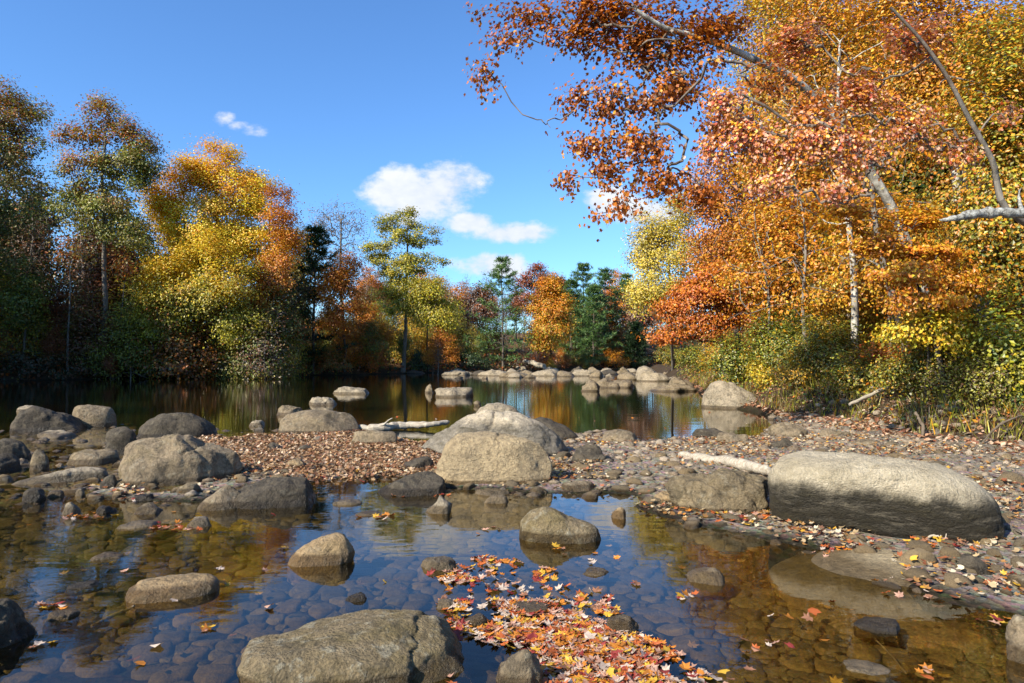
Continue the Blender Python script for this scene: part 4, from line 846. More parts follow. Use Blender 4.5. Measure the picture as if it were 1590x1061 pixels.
def plant(kind, x, y, h, where):
    if where == 'right' and (sdf(np.array([[x, y]]), RIGHTB)[0] < 1.2 or (kind in ('flame', 'brush', 'twiggy') and (x/y*F+CX < 1230) and y < 36)): return
    px_ = x/y*F+CX
    if where == 'far' and y < 106 and (748 < px_ < 822 or 876 < px_ < 990 or 825 < px_ < 880) : 
        if kind not in ('brush', 'twiggy', 'flame'): return
        h = min(h, y*0.050)
    ps = protos[kind]; p = ps[rr.randrange(len(ps))]; s = h/15.0
    if p.name not in used: used.add(p.name); o = p; o.location = (x, y, zat(x, y)); o.rotation_euler = (0, 0, rr.uniform(0, 6.28)); o.scale = (s, s, s)
    else: o = copy_tree(p, (x, y, zat(x, y)), rr.uniform(0, 6.28), s)
    pxx = x/y*F+CX if y > 5 else 9999; mark = ''
    for lim, w_ in MARKS[where]:
        if pxx < lim: mark = w_; break
    tag(o, LBL[(where, kind)].split(' in the ')[0].split(' low')[0]+' '+('deep ' if y > {'far': 98, 'left': 62, 'right': 40}[where] else '')+'in the wood '+mark, 'tree', {'far': 'trees of the wood beyond the pool', 'left': 'trees of the shaded shore wood', 'right': 'trees of the wood behind the gravel shore'}[where])
for i in range(56):       # beyond the head of the pool
    px = rr.uniform(560, 1060); Y = rr.uniform(100, 150); top = rr.uniform(432, 470); plant(rr.choice(['bare', 'rust', 'green', 'bare', 'green', 'gold', 'bare']), (px-CX)/F*Y, Y, (HY-top)/F*Y-1.2, 'far')
for i in range(16):
    px = rr.uniform(430, 780); Y = rr.uniform(68, 84); top = rr.uniform(455, 510); plant(rr.choice(['bare', 'bare', 'rust', 'gold', 'green']), (px-CX)/F*Y, Y, (HY-top)/F*Y, 'far')
for i in range(26):       # left wood
    px = rr.uniform(-60, 470); Y = rr.uniform(58, 80); top = rr.uniform(240, 330) if px < 200 else rr.uniform(330, 430); plant(rr.choice(['bare', 'bare', 'dark', 'green', 'rust', 'bare']), (px-CX)/F*Y, Y, (HY-top)/F*Y-1, 'left')
for i in range(12):
    px = rr.uniform(-30, 240); Y = rr.uniform(50, 57); top = rr.uniform(330, 480); plant(rr.choice(['bare', 'dark', 'rust', 'green']), (px-CX)/F*Y, Y, (HY-top)/F*Y-1, 'left')
for i in range(46):       # the same wood going on towards and past the frame edge: it shades the shore
    x = rr.uniform(-85, -44); y = rr.uniform(2, 48); plant(rr.choice(['dark', 'green', 'dark', 'rust']), x, y, rr.uniform(17, 22), 'left')

for i in range(26):
    y = rr.uniform(8, 44); x = min(-35.5, -0.8*y-1)-rr.uniform(0, 9); plant(rr.choice(['dark', 'green', 'dark', 'brush', 'brush']), x, y, rr.uniform(14, 19), 'left')  # more of this wood past the frame edge, added to deepen the shore's shade
# --- right bank
GP = [(GOLD, 4), (ORANGE, 4), (BURNT, 2), (YEL, 1)]
tree('maple_tree', 'pale yellow tree overhanging the pool where the banks meet', 'tree', groundpt(1045, 40), pxblobs(40, [(1020, 360, 45, 40), (1000, 395, 36, 32), (1050, 400, 50, 40), (1020, 440, 42, 34), (990, 465, 18, 34), (1060, 330, 30, 30)]), 230, 15000, 0.15, [(PALEY, 4), (YEL, 3), (YG, 2)], tr=0.16, seed=41, sigma=0.35, bark=BARKG)
tree('maple_tree', 'brown-orange tree leaning out behind the sycamore tips', 'tree', groundpt(1140, 31), pxblobs(31, [(1120, 300, 60, 50), (1160, 350, 70, 50), (1110, 390, 50, 40), (1180, 260, 60, 50)]), 220, 18000, 0.13, [(BURNT, 3), (ORANGE, 3), (GOLD, 3), (BROWN, 2)], tr=0.18, seed=42, sigma=0.38)
tree('maple_tree', 'red-orange maple leaning low over the green bank', 'tree', groundpt(1130, 28), pxblobs(28, [(1095, 450, 50, 34), (1060, 480, 36, 32), (1130, 430, 50, 30), (1090, 510, 44, 26), (1150, 480, 50, 34), (1040, 520, 26, 22)]), 210, 17000, 0.12, [(RED, 1), (BURNT, 4), (ORANGE, 5), (GOLD, 1)], tr=0.14, seed=43, sigma=0.33, flat=0.4)
tree('maple_tree', 'flame-orange maple with flat sprays above the green shrubs', 'tree', groundpt(1230, 24), pxblobs(24, [(1210, 380, 70, 36), (1180, 430, 60, 30), (1260, 420, 70, 36), (1230, 340, 70, 40), (1230, 470, 70, 26)]), 240, 20000, 0.115, [(ORANGE, 4), (GOLD, 4), (BURNT, 2), (YEL, 2), (OLIVE, 1)], tr=0.16, seed=44, sigma=0.33, flat=0.35)
tree('maple_tree', 'tall golden-brown tree with a pale upright trunk behind the leaning sycamore', 'tree', groundpt(1315, 24), pxblobs(24, [(1290, 100, 100, 90), (1240, 200, 90, 70), (1330, 220, 90, 70), (1300, 10, 110, 70), (1200, 260, 60, 50)]), 300, 26000, 0.12, [(GOLD, 5), (ORANGE, 3), (BURNT, 2), (OLIVE, 3), (YEL, 1)], tr=0.17, seed=45, sigma=0.4, bark=SYCB)
tree('maple_tree', 'golden maple above the olive bush', 'tree', groundpt(1385, 20), pxblobs(20, [(1350, 400, 80, 40), (1420, 380, 80, 50), (1370, 340, 80, 40), (1330, 460, 70, 30), (1430, 450, 70, 30)]), 260, 22000, 0.105, [(GOLD, 5), (ORANGE, 2), (YEL, 2), (OLIVE, 2)], tr=0.15, seed=46, sigma=0.3, flat=0.4)
tree('maple_tree', 'tall yellow-gold tree filling the upper corner beside the pale trunk', 'tree', groundpt(1490, 19), pxblobs(19, [(1440, 80, 90, 80), (1520, 60, 90, 90), (1480, 180, 90, 70), (1400, 0, 80, 60), (1560, 180, 60, 80)]), 300, 26000, 0.11, [(GOLD, 5), (YEL, 1), (OLIVE, 2), (ORANGE, 4)], tr=0.19, seed=47, sigma=0.38, bark=SYCB)
tree('maple_tree', 'yellow-green tree over the frame edge behind the broken limb', 'tree', groundpt(1600, 14), pxblobs(14, [(1570, 130, 80, 120), (1530, 330, 70, 70), (1590, 250, 60, 90), (1580, 420, 70, 60), (1500, 390, 50, 40)]), 240, 20000, 0.095, [(GOLD, 4), (OLIVE, 3), (YG, 3), (GREEN, 2), (ORANGE, 2)], tr=0.18, seed=48, sigma=0.3)
tree('maple_tree', 'orange tree with a dark thick trunk at the frame edge', 'tree', groundpt(1530, 16.5), pxblobs(16.5, [(1500, 440, 70, 40), (1560, 470, 60, 40), (1450, 470, 50, 30), (1540, 400, 60, 30)]), 170, 14000, 0.1, [(ORANGE, 4), (GOLD, 3), (BURNT, 2)], tr=0.26, seed=49, sigma=0.3, flat=0.45)
tree('maple_tree', 'slim orange-gold maple whose sprays cross in front of the leaning sycamore trunk', 'tree', groundpt(1475, 13.2), pxblobs(13.2, [(1400, 430, 60, 22), (1450, 400, 60, 26), (1370, 380, 50, 22), (1440, 470, 60, 20), (1500, 440, 50, 24), (1345, 330, 50, 22), (1420, 340, 50, 24)]), 170, 8000, 0.085, [(ORANGE, 4), (GOLD, 4), (YEL, 2), (BURNT, 1)], tr=0.07, seed=56, sigma=0.16, flat=0.35, tip=0.007, step=0.4)
tree('maple_tree', 'thin yellow-leaved sapling before the foot of the leaning sycamore', 'tree', groundpt(1430, 13.6), pxblobs(13.6, [(1440, 500, 50, 30), (1470, 530, 50, 24), (1400, 520, 40, 24)]), 90, 3800, 0.075, [(YG, 3), (YEL, 3), (GOLD, 2)], tr=0.04, seed=57, sigma=0.16, flat=0.5, tip=0.006, step=0.4)
# leaning sycamore: its trunk rises over the water
Ys = 15.0
strunk = [at(1452, 560, Ys)-[0, 0, .3], at(1440, 470, Ys), at(1418, 400, Ys-.2), at(1392, 330, Ys-.5), at(1345, 250, Ys-.8), at(1290, 172, Ys-1.2), at(1235, 118, Ys-1.6), at(1185, 93, Ys-1.9), at(1135, 70, Ys-2.2), at(1085, 52, Ys-2.5), at(1035, 38, Ys-2.8), at(990, 10, Ys-3.0)]
def dens_path(p, k=3):
    p = np.array(p); out = []
    for i in range(len(p)-1):
        a, b = p[i], p[i+1]; pa = p[max(i-1, 0)]; pb = p[min(i+2, len(p)-1)]
        for t_ in np.arange(k)/k: out.append(0.5*((2*a)+(-pa+b)*t_+(2*pa-5*a+4*b-pb)*t_*t_+(-pa+3*a-3*b+pb)*t_**3))
    out.append(p[-1]); return np.array(out)
syb = pxblobs(12.5, [(1000, 60, 110, 60), (900, 40, 80, 45), (820, 20, 60, 30), (790, 55, 50, 25), (745, 105, 32, 22), (772, 130, 14, 22), (1050, 130, 80, 60), (960, 150, 60, 45), (905, 150, 40, 30), (850, 185, 38, 12), (1000, 220, 80, 40), (920, 225, 42, 28),
     (1030, 280, 70, 40), (950, 265, 40, 25), (885, 280, 18, 26), (975, 315, 50, 20), (930, 335, 30, 12), (1100, 40, 80, 60), (1130, 200, 60, 60), (960, 10, 120, 30), (740, 10, 18, 10), (1090, 300, 40, 30), (1190, 120, 60, 36, -1.2), (1260, 165, 50, 40, -1.2), (1120, 85, 30, 20, -1.2)], 0.40)
syc = tree('sycamore_tree', 'leaning sycamore whose white limb and rusty leaves hang over the water', 'tree', strunk[0], syb, 1150, 13500, 0.080, [(BURNT, 5), (RUST, 4), (ORANGE, 3), (GOLD, 1)], tr=0.125, trunk=dens_path(strunk, 3), tmpl=T_LOBE, splitr=0.03, seed=51, sigma=0.115, bark=SYCB, step=0.40, tip=0.005, lowfrac=0.45, side=7, flat=1.0, shell=0.8, droop=0.04, bright=1.0)
# red maple reaching in from the frame edge
rt = [at(1750, 620, 10.5), at(1690, 480, 10.4), at(1640, 380, 10.2), at(1568, 325, 9.8), at(1552, 280, 9.8), at(1545, 245, 9.7), at(1510, 180, 9.6), at(1480, 120, 9.5), at(1440, 60, 9.4), at(1390, 5, 9.3)]
rb = pxblobs(9.8, [(1150, 200, 55, 40), (1210, 230, 70, 40), (1280, 210, 70, 50), (1130, 160, 40, 30), (1350, 240, 70, 40), (1200, 290, 50, 30), (1420, 200, 60, 40), (1300, 300, 60, 25), (1340, 140, 60, 50), (1500, 230, 50, 30), (1240, 60, 60, 40), (1570, 170, 25, 30), (1110, 240, 30, 30), (1420, 60, 60, 50)], 0.4)
tree('red_maple', 'pinkish red maple boughs reaching in over the shore from the frame edge', 'tree', rt[0], rb, 650, 11000, 0.054, [(PINK, 5), (RED, 2), (ORANGE, 4), (GOLD, 2), ((.70, .44, .30), 3), (YEL, 1)], tr=0.065, bright=1.15, trunk=dens_path(rt, 3), tmpl=T_LOBE, splitr=0.03, seed=52, sigma=0.10, bark=BARKG, step=0.4, tip=0.006, lowfrac=0.4, shell=0.8, flat=0.7)
tree('maple_tree', 'tall orange and gold tree closing the gap above the leaning sycamore', 'tree', groundpt(1240, 30), pxblobs(30, [(1210, 60, 90, 90), (1230, -40, 100, 80), (1180, 170, 70, 70), (1290, 60, 80, 80), (1360, 120, 80, 80)]), 300, 24000, 0.14, [(GOLD, 4), (ORANGE, 2), (YEL, 2), (OLIVE, 2), (YG, 1)], tr=0.2, seed=58, sigma=0.45)
# background trees on the right bank
for i in range(30):
    px = rr.uniform(1060, 1680); Y = rr.uniform(30, 48) if i < 20 else rr.uniform(48, 70); x = (px-CX)/F*Y
    top = rr.uniform(-40, 120) if px > 1250 else rr.uniform(200, 300)+(1250-px)*0.5
    plant(rr.choice(['gold', 'gold', 'rust', 'green', 'bare', 'gold']), x, Y, (HY-top)/F*Y-1, 'right')
for i in range(10):
    plant(rr.choice(['gold', 'rust', 'green']), rr.uniform(15, 30), rr.uniform(-10, 12), rr.uniform(11, 15), 'right')
for i in range(60):
    px = rr.uniform(420, 1060); Y = rr.uniform(max(66, 60+(px-560)*0.09), 112); plant(rr.choice(['brush', 'olive', 'twiggy', 'twiggy', 'flame', 'olive']), (px-CX)/F*Y, Y, rr.uniform(11, 19)*Y/90, 'far')
for i in range(52):
    px = rr.uniform(-80, 470); Y = rr.uniform(51, 72); plant(rr.choice(['olive', 'brush', 'twiggy', 'olive']), (px-CX)/F*Y, Y, rr.uniform(10, 19), 'left')
for i in range(64):
    px = rr.uniform(1060, 1720); Y = rr.uniform(21, 52); plant(rr.choice(['flame', 'brush', 'brush', 'twiggy', 'flame']), (px-CX)/F*Y, Y, rr.uniform(7, 13), 'right')

for i, (lab, px, Y, x2, p2, r_, n_) in enumerate([('straight pale trunk half hidden among golden leaves', 1322, 19, 1312, 60, .12, 14), ('grey trunk leaning away behind the olive bush', 1405, 17.5, 1350, 200, .13, 10),
    ('stout dark trunk with flaking bark near the frame edge', 1535, 15.5, 1525, 150, .20, 10), ('slim grey trunk with a crook above the green shrub', 1262, 20.5, 1240, 300, .08, 12), ('tall white-barked trunk in the upper corner', 1505, 20, 1487, -60, .16, 12), ('thin dark stem among the orange sprays', 1195, 22.5, 1180, 330, .06, 12)]):
    b = np.array(groundpt(px, Y)); e = at(x2, p2, Y); tk = np.array([b*(1-q)+e*q+[0.15*math.sin(q*6+i), 0, 0] for q in np.linspace(0, 1, 10)]); tk[0, 2] -= .3
    tree('woodland_tree', lab, 'tree', b, [(e[0], e[1], e[2]-.5, 2.2, 1.6, 2.0), (e[0], e[1], e[2]*.6, 2.4, 1.4, 1.6)], 60, 1500, .11, [(GOLD, 3), (ORANGE, 3), (OLIVE, 1)], tr=r_, trunk=tk, seed=740+i, bark=SYCB if i in (0, 4) else BARKG, lowfrac=0.35)

# --- shrubs
def shrub(label, px, Y, w, h, pal, n, ls, seed, group=None, name='shrub', pal_low=None, tmpl=T_DIAM, dz=0):
    b = np.array(groundpt(px, Y)); b[2] += dz; rng = np.random.default_rng(seed)
    bl = [(b[0]+rng.uniform(-.5, .5)*w*0.55, b[1]+rng.uniform(-.3, .3)*w*0.5, b[2]+h*rng.uniform(.3, .66), w*rng.uniform(.22, .34), w*.28, h*rng.uniform(.22, .36)) for _ in range(6)]
    tk = np.array([b+[0, 0, -.1], b+[0.02, 0, h*.15], b+[0, .03, h*.35]])
    bl.append((b[0], b[1], b[2]+h*.7, w*.5, w*.3, h*.5)); bl.append((b[0]+w*.2, b[1]-.2, b[2]+h*.35, w*.55, w*.3, h*.4))
    return tree(name, label, 'shrub', b, bl, 130 if Y < 45 else 60, int(n*(1.35 if Y < 45 else 1)), ls*.95, pal, pal_low, tr=0.03, bright=(.90 if Y < 45 else 1), trunk=tk, sigma=0.08+0.06*h, step=0.3, tip=0.006, seed=seed, lowfrac=0.0, group=group, flat=0.9, side=4)
GR = [(GREEN, 5), (YG, 3), (OLIVE, 3), (GOLD, 1)]; OL = [(OLIVE, 5), (YG, 3), (GREEN, 2), (GOLD, 2), (BROWN, 1)]
sh = [
 ('bright green shrub over the pool between orange leaves and the flat ledge', 1090, 31, 3.2, 1.5, GR, 5000, .09), ('yellowish shrub spilling to the far end of the right bank', 1045, 42, 3.5, 1.7, OL, 4500, .11),
 ('large green shrub in the middle of the bank under the flame-orange maple', 1215, 21.5, 2.8, 2.0, GR, 8500, .08), ('green shrub next to the boulder set in the bank', 1150, 24, 2.4, 1.6, GR, 5500, .085),
 ('yellow-leaved bush draping over the boulder set in the bank', 1190, 20.6, 1.6, .9, [(YEL, 4), (YG, 3), (GOLD, 2)], 3000, .07), ('gold and green shrub above the dark undercut', 1290, 19, 2.4, 1.8, OL, 7000, .075),
 ('orange-red low bush behind the pale dead branch', 1380, 17.2, 1.6, 1.2, [(ORANGE, 4), (BURNT, 3), (RED, 1)], 3000, .07), ('yellow-green shrub right behind the pale dead branch', 1335, 16.6, 1.8, .9, OL, 4500, .065),
 ('tall olive bush above the end of the gravel shore', 1480, 14.2, 2.3, 1.9, OL, 9000, .062), ('olive bush hanging over the cut bank', 1420, 14.0, 1.7, 1.2, OL, 5000, .06),
 ('broad-leaved green bush at the frame edge', 1575, 12.9, 1.3, 1.9, [(GREEN, 3), (YG, 4), (YEL, 1)], 2600, .095), ('small fresh green clump on the leafy ground at the frame edge', 1570, 11.2, .75, .35, [(GREEN, 5), (DKG, 2), (YG, 1)], 2200, .04),
 ('brownish bush beside the broad-leaved green one', 1545, 12.4, 1.4, 1.2, [(OLIVE, 3), (BROWN, 2), (YG, 2)], 4500, .055), ('tangled brush at the foot of the tall olive bush', 1500, 12.6, 1.6, .8, [(OLIVE, 3), (YG, 2), (BROWN, 2)], 4000, .05),
 ('dry golden brush along the lip of the undercut', 1255, 18.2, 2.0, .7, [(GOLD, 3), (OLIVE, 3), (YEL, 1)], 3500, .06),
]
for i, (lab, px, Y, w, h, pal, n, ls) in enumerate(sh):
    shrub(lab, px, Y, w, h, pal, n, ls, 600+i)
for i, (lab, px, Y, w, h, pal) in enumerate([
 ('dark evergreen shrub at the waterline under the open green tree', 650, 66, 5, 2.4, [(DKG, 3), (GREEN, 1)]), ('dark evergreen shrub under the broad white pine', 730, 76, 6, 2.6, [(DKG, 3), (GREEN, 1)]),
 ('orange understorey shrub near the sloping trunks of the far shore', 575, 66, 4, 2.6, [(ORANGE, 3), (BURNT, 3)]), ('red understorey shrub behind the young pine', 435, 60, 3, 6, [(RED, 3), (BURNT, 2)]),
 ('green-gold bush at the foot of the yellow-topped maple', 270, 48.5, 6, 2.4, [(OLIVE, 3), (BURNT, 1)]), ('low brown bush beside the leaning trunks', 400, 54, 5, 2.0, [(OLIVE, 2), (BROWN, 3), (GREEN, 1)]),
 ('small orange bush at the far bank by the dark hemlock', 950, 90, 4, 2.4, [(ORANGE, 3), (GOLD, 3)]), ('rusty bush under the orange-yellow tree', 840, 86, 6, 2.6, [(RUST, 3), (BURNT, 2)]), ('green bush under the row of pines', 900, 90, 6, 2.4, [(GREEN, 3), (OLIVE, 3)]), ('brown-gold bush between pool and dark pine', 500, 60, 5, 2.6, [(BURNT, 2), (OLIVE, 3)]),
 ('dark brush low at the frame edge of the shaded shore', 30, 47.5, 8, 2.2, [(DKG, 2), (BROWN, 2)]), ('dark brush on the shaded shore under the tall pale-trunked oak', 130, 50, 8, 2.0, [(DKG, 2), (BROWN, 2)])]):
    shrub(lab, px, Y, w, h, pal, 3000, .17, 640+i)

# slender trunks on the far shore that catch light
for i, (lab, px, Y, x2, p2, r_) in enumerate([('slender trunk leaning out over the far waterline', 235, 50, 262, 500, .09), ('leaning grey trunk at the foot of the yellow-topped maple', 430, 54, 455, 520, .09), ('straight dark trunk under the orange-gold tree', 411, 53, 409, 440, .16), ('thin pale trunk in the shaded wood', 186, 50.5, 190, 420, .09), ('second thin trunk standing in the shaded wood', 108, 50.5, 104, 400, .10), ('crooked trunk leaning from the far bank', 330, 51, 352, 505, .08)]):
    b = np.array(groundpt(px, Y)); e = at(x2, p2, Y); tk = np.array([b*(1-q)+e*q+[0.12*math.sin(q*5+i), 0, 0] for q in np.linspace(0, 1, 8)]); tk[0, 2] -= .3
    tree('young_tree', lab, 'tree', b, [(e[0], e[1], e[2]+.3, 1.2, 1.2, 1.4)], 14, 500, .18, [(OLIVE, 2), (BURNT, 2)], tr=r_, trunk=tk, seed=700+i, bark=BARKG, lowfrac=0.6)

# ------------------------------------------------------------------ undergrowth and litter (uncountable)
def ground_scatter(name, fn, n, box, sz, pal, zoff, tmpl, mat, seed, up=0.0, upz=None, kind='stuff', lab=None, cat=None):
    rng = np.random.default_rng(seed); P = np.c_[rng.uniform(box[0], box[1], n), rng.uniform(box[2], box[3], n)]
    Z, _, dB, dL, dR = terrain(P); k = fn(P, Z, dB, dL, dR, rng); P, Z = P[k], Z[k]; n = len(P)
    z = Z+zoff(rng, P, n); C = np.c_[P, z]; c = pick(pal, n, rng)*rng.uniform(.6, 1.3, (n, 1)); s = rng.uniform(sz[0], sz[1], n)
    V, Fc, cc = leaves(C, s, np.clip(c, 0, .85), tmpl, rng, up=up, upz=upz); o = obj(name, mk_mesh(name, V, Fc, mat, False, cc)); tag(o, lab, cat, None, kind); return o
FL = [((.38, .19, .06), 4), ((.42, .30, .16), 5), ((.54, .45, .30), 4), ((.30, .10, .04), 3), ((.60, .32, .04), 1), ((.20, .10, .06), 2)]
FLd = [((.34, .15, .07), 3), ((.46, .25, .14), 4), ((.55, .38, .25), 2), ((.22, .09, .05), 3)]
ground_scatter('shore_leaf_litter', lambda P, Z, dB, dL, dR, r: (Z > 0.004) & (dR < 1.0) & inview(P) & (r.random(len(P)) < 0.12+0.88*ss(fbm(np.c_[P*1.1, P[:, 0]*0], 3, 4), -.15, .5)), 95000, (-9, 10, 4.5, 19), (.035, .072), FL, lambda r, P, n: 0.012+0.05*r.random(n)**2, T_LOBE, DRYLEAF, 801, upz=.35, lab='fallen leaves littering the gravel shore', cat='leaf litter')
lb_ = np.array(leafbank)
ground_scatter('leaf_bank', lambda P, Z, dB, dL, dR, r: (sdf(P, leafbank) > -0.15-0.25*r.random(len(P))) & (Z > -0.03), 30000, (lb_[:, 0].min()-.5, lb_[:, 0].max()+.5, lb_[:, 1].min()-.5, lb_[:, 1].max()+.5), (.035, .075), [((.33, .18, .085), 4), ((.42, .28, .15), 3), ((.24, .11, .055), 4), ((.58, .42, .28), 2)], lambda r, P, n: 0.015+0.05*r.random(n), T_LOBE, DRYLEAF, 802, upz=.5, lab='thick bank of brown fallen leaves washed up behind the boulders', cat='leaf litter')
ground_scatter('forest_floor_litter', lambda P, Z, dB, dL, dR, r: (dR > -0.7) & (Z > 0.05) & inview(P), 64000, (4, 30, 10, 45), (.07, .15), FLd, lambda r, P, n: 0.01+0.05*r.random(n), T_DIAM, DRYLEAF, 803, upz=.5, lab='leaf litter covering the wooded bank', cat='leaf litter')
ground_scatter('bank_grass', lambda P, Z, dB, dL, dR, r: (dR > 0.15) & (dR < 4) & inview(P) & (fbm(np.c_[P*.8, P[:, 0]*0], 2, 8) > -.25), 60000, (6, 16, 9.5, 40), (.12, .42), [(OLIVE, 4), (YG, 3), (GOLD, 1), (BROWN, 2), ((.40, .30, .12), 2)], lambda r, P, n: 0.02+0.0*P[:, 0], (np.array([(-.03, 0, 0), (.03, 0, 0), (.08, .15, 1)]), np.array([[0, 1, 2]])), LEAF, 804, upz=.35, lab='long olive and straw grass on the bank', cat='grass')
ground_scatter('far_undergrowth', lambda P, Z, dB, dL, dR, r: (dL > 0.2) & (dL < 16) & inview(P), 90000, (-45, 40, 40, 115), (.15, .42), [(OLIVE, 2), (BROWN, 4), (RUST, 3), (DKG, 2), (BURNT, 1)], lambda r, P, n: r.random(n)**2*1.3*(0.5+0.5*ss(fbm(np.c_[P*.3, P[:, 0]*0], 2, 8), -.4, .4)), T_DIAM, LEAF, 805, lab='brown undergrowth along the far shore', cat='undergrowth')
ground_scatter('bank_undergrowth', lambda P, Z, dB, dL, dR, r: (dR > 0.35) & (dR < 7) & inview(P), 70000, (6, 24, 10, 50), (.05, .12), [(OLIVE, 4), (YG, 2), (GOLD, 1), (GREEN, 3), (BROWN, 2), (ORANGE, 1)], lambda r, P, n: r.random(n)**1.5*1.0*(0.4+0.6*ss(fbm(np.c_[P*.9, P[:, 0]*0], 2, 18), -.4, .4)), T_DIAM, LEAF, 806, lab='leafy undergrowth on the wooded bank', cat='undergrowth')

# ------------------------------------------------------------------ fallen leaves on the water
raft = np.array([gp(*p) for p in [(688, 872), (730, 866), (790, 872), (845, 886), (900, 915), (955, 928), (948, 944), (880, 942), (900, 962), (985, 990), (1015, 1000), (1052, 1038), (1075, 1085), (835, 1085), (862, 1015), (800, 992), (735, 985), (716, 968), (712, 945), (696, 930), (706, 905), (688, 890)]])
RL = [((.52, .19, .025), 5), ((.44, .25, .17), 4), ((.50, .39, .30), 4), ((.56, .33, .035), 3), ((.26, .04, .03), 3), ((.40, .10, .025), 4), ((.28, .13, .07), 3)]
NAMEC = {0: 'orange', 1: 'pinkish', 2: 'pale', 3: 'yellow', 4: 'dark red', 5: 'red-orange', 6: 'brown'}
rng = np.random.default_rng(77)
leafmes = []
for s in range(8):
    TT = T_MAPLE if s % 2 else (T_LOBE[0]*[1, 1, 1.0], T_LOBE[1])
    q = TT[0].copy(); q[:, :2] *= 1+rng.uniform(-.12, .12, (len(q), 1)); q[:, 2] = np.abs(q[:, 0])*rng.uniform(-.1, .35)+np.abs(q[:, 1])*rng.uniform(-.05, .25)+rng.uniform(-.02, .05, len(q)); q[:, 2] -= q[:, 2].min()
    q[:, 0] *= rng.uniform(.55, 1.0); q[:, 2] *= rng.uniform(1.0, 1.9)
    leafmes.append(mk_mesh('fallen_leaf', q, TT[1], DRYLEAF1, False))
P = np.c_[rng.uniform(raft[:, 0].min()-.3, raft[:, 0].max()+.3, 30000), rng.uniform(raft[:, 1].min()-.3, raft[:, 1].max()+.3, 30000)]
d = sdf(P, raft); nn = fbm(np.c_[P*5, P[:, 0]*0], 3, 3)
k = (d > -0.02-0.08*rng.random(len(P))) & (rng.random(len(P)) < np.clip(0.30+1.2*nn+0.55*ss(-P[:, 1], -4.9, -3.7), 0.03, 1)); P = P[k]
keep = []; 
for i, p in enumerate(P):
    if len(keep) > 2200: break
    if all((P[j, 0]-p[0])**2+(P[j, 1]-p[1])**2 > 0.026**2 for j in keep[-400:]): keep.append(i)
P = P[keep][:1800]
extra = []
for (px, py, n_, sx, sy) in [(1310, 858, 70, 36, 8), (1470, 850, 60, 60, 12), (1150, 805, 70, 60, 10), (1100, 795, 50, 50, 7), (325, 972, 4, 14, 3), (250, 930, 5, 30, 4), (355, 905, 3, 8, 2), (90, 940, 8, 20, 5), (62, 998, 2, 6, 3), (1065, 925, 8, 18, 5), (985, 908, 3, 10, 3), (130, 800, 14, 30, 6), (270, 815, 22, 40, 6), (230, 770, 18, 60, 6),
     (1560, 905, 30, 40, 14), (1440, 920, 10, 50, 14), (1540, 960, 6, 20, 8), (1390, 895, 8, 30, 12), (870, 700, 0, 1, 1), (1180, 1010, 9, 60, 22), (1430, 1040, 5, 25, 8), (500, 745, 14, 50, 4), (620, 770, 12, 60, 6), (590, 800, 8, 30, 5), (780, 820, 5, 40, 12), (860, 845, 4, 30, 8), (1100, 1045, 12, 40, 14), (1000, 1050, 16, 40, 14), (700, 1050, 2, 10, 5), (930, 868, 5, 60, 12), (1250, 960, 6, 100, 50), (300, 850, 6, 150, 40), (600, 900, 6, 200, 50), (250, 1010, 3, 150, 30), (860, 640, 18, 250, 22), (760, 650, 6, 300, 16)]:
    for _ in range(n_):
        q = (px+rng.normal()*sx*.6, py+rng.normal()*sy*.6); x, y = gp(*q); extra.append((x, y, 1))
E = np.array(extra); allP = np.vstack([np.c_[P, np.zeros(len(P))], E])
Zt = terrain(allP[:, :2])[0]; zz = np.maximum(Zt+0.02, 0.004); zz += rng.random(len(zz))*0.006
# leaves on the dry slab sit on it
ci = rng.choice(len(RL), len(allP), p=np.array([w for _, w in RL])/sum(w for _, w in RL)); S = rng.uniform(.042, .092, len(allP)); order = np.argsort(-S/allP[:, 1]-allP[:, 2]*0.006*(allP[:, 1] < 9))
for j, i in enumerate(order[:300]):
    c = np.array(RL[ci[i]][0])*rng.uniform(.8, 1.15); o = bpy.data.objects.new('fallen_leaf', leafmes[j % 8]); o.location = (allP[i, 0], allP[i, 1], zz[i]); s = S[i]; o.scale = (s, s, s*.8)
    o.rotation_euler = (rng.normal()*.22, rng.normal()*.22, rng.uniform(0, 6.28)); o.color = (*np.clip(c, 0, 1), 1); link(o)
    inr = allP[i, 2] == 0
    tag(o, (NAMEC[ci[i]]+' fallen leaf floating in the dense leaf raft') if inr else (NAMEC[ci[i]]+' fallen leaf lying loose on water or stones away from the raft'), 'leaf', 'leaves floating in the raft' if inr else 'loose leaves on the shallow water')
rest = order[300:]; cr = np.array([RL[q][0] for q in ci[rest]])*rng.uniform(.8, 1.15, (len(rest), 1))
V, Fc, cc = leaves(np.c_[allP[rest, :2], zz[rest]], S[rest], np.clip(cr, 0, .85), T_MAPLE, rng, upz=.28)
tag(obj('floating_leaves', mk_mesh('floating_leaves', V, Fc, DRYLEAF, False, cc)), 'fallen leaves filling out the rafts and margins of the water', 'leaves', None, 'stuff')

ground_scatter('sunken_leaves', lambda P, Z, dB, dL, dR, r: (Z < -0.03) & (dB < 0.1) & inview(P) & (r.random(len(P)) < 0.15+ss(fbm(np.c_[P*1.6, P[:, 0]*0], 3, 44), 0, .6)), 1500, (-7, 7, 2.8, 11), (.05, .09), [((.20, .12, .04), 4), ((.30, .19, .05), 2), ((.11, .07, .035), 4), ((.28, .12, .03), 1)], lambda r, P, n: 0.075+0.02*r.random(n), T_MAPLE, DRYLEAF, 807, upz=.15, lab='waterlogged brown leaves lying on the stony bed', cat='leaf litter')
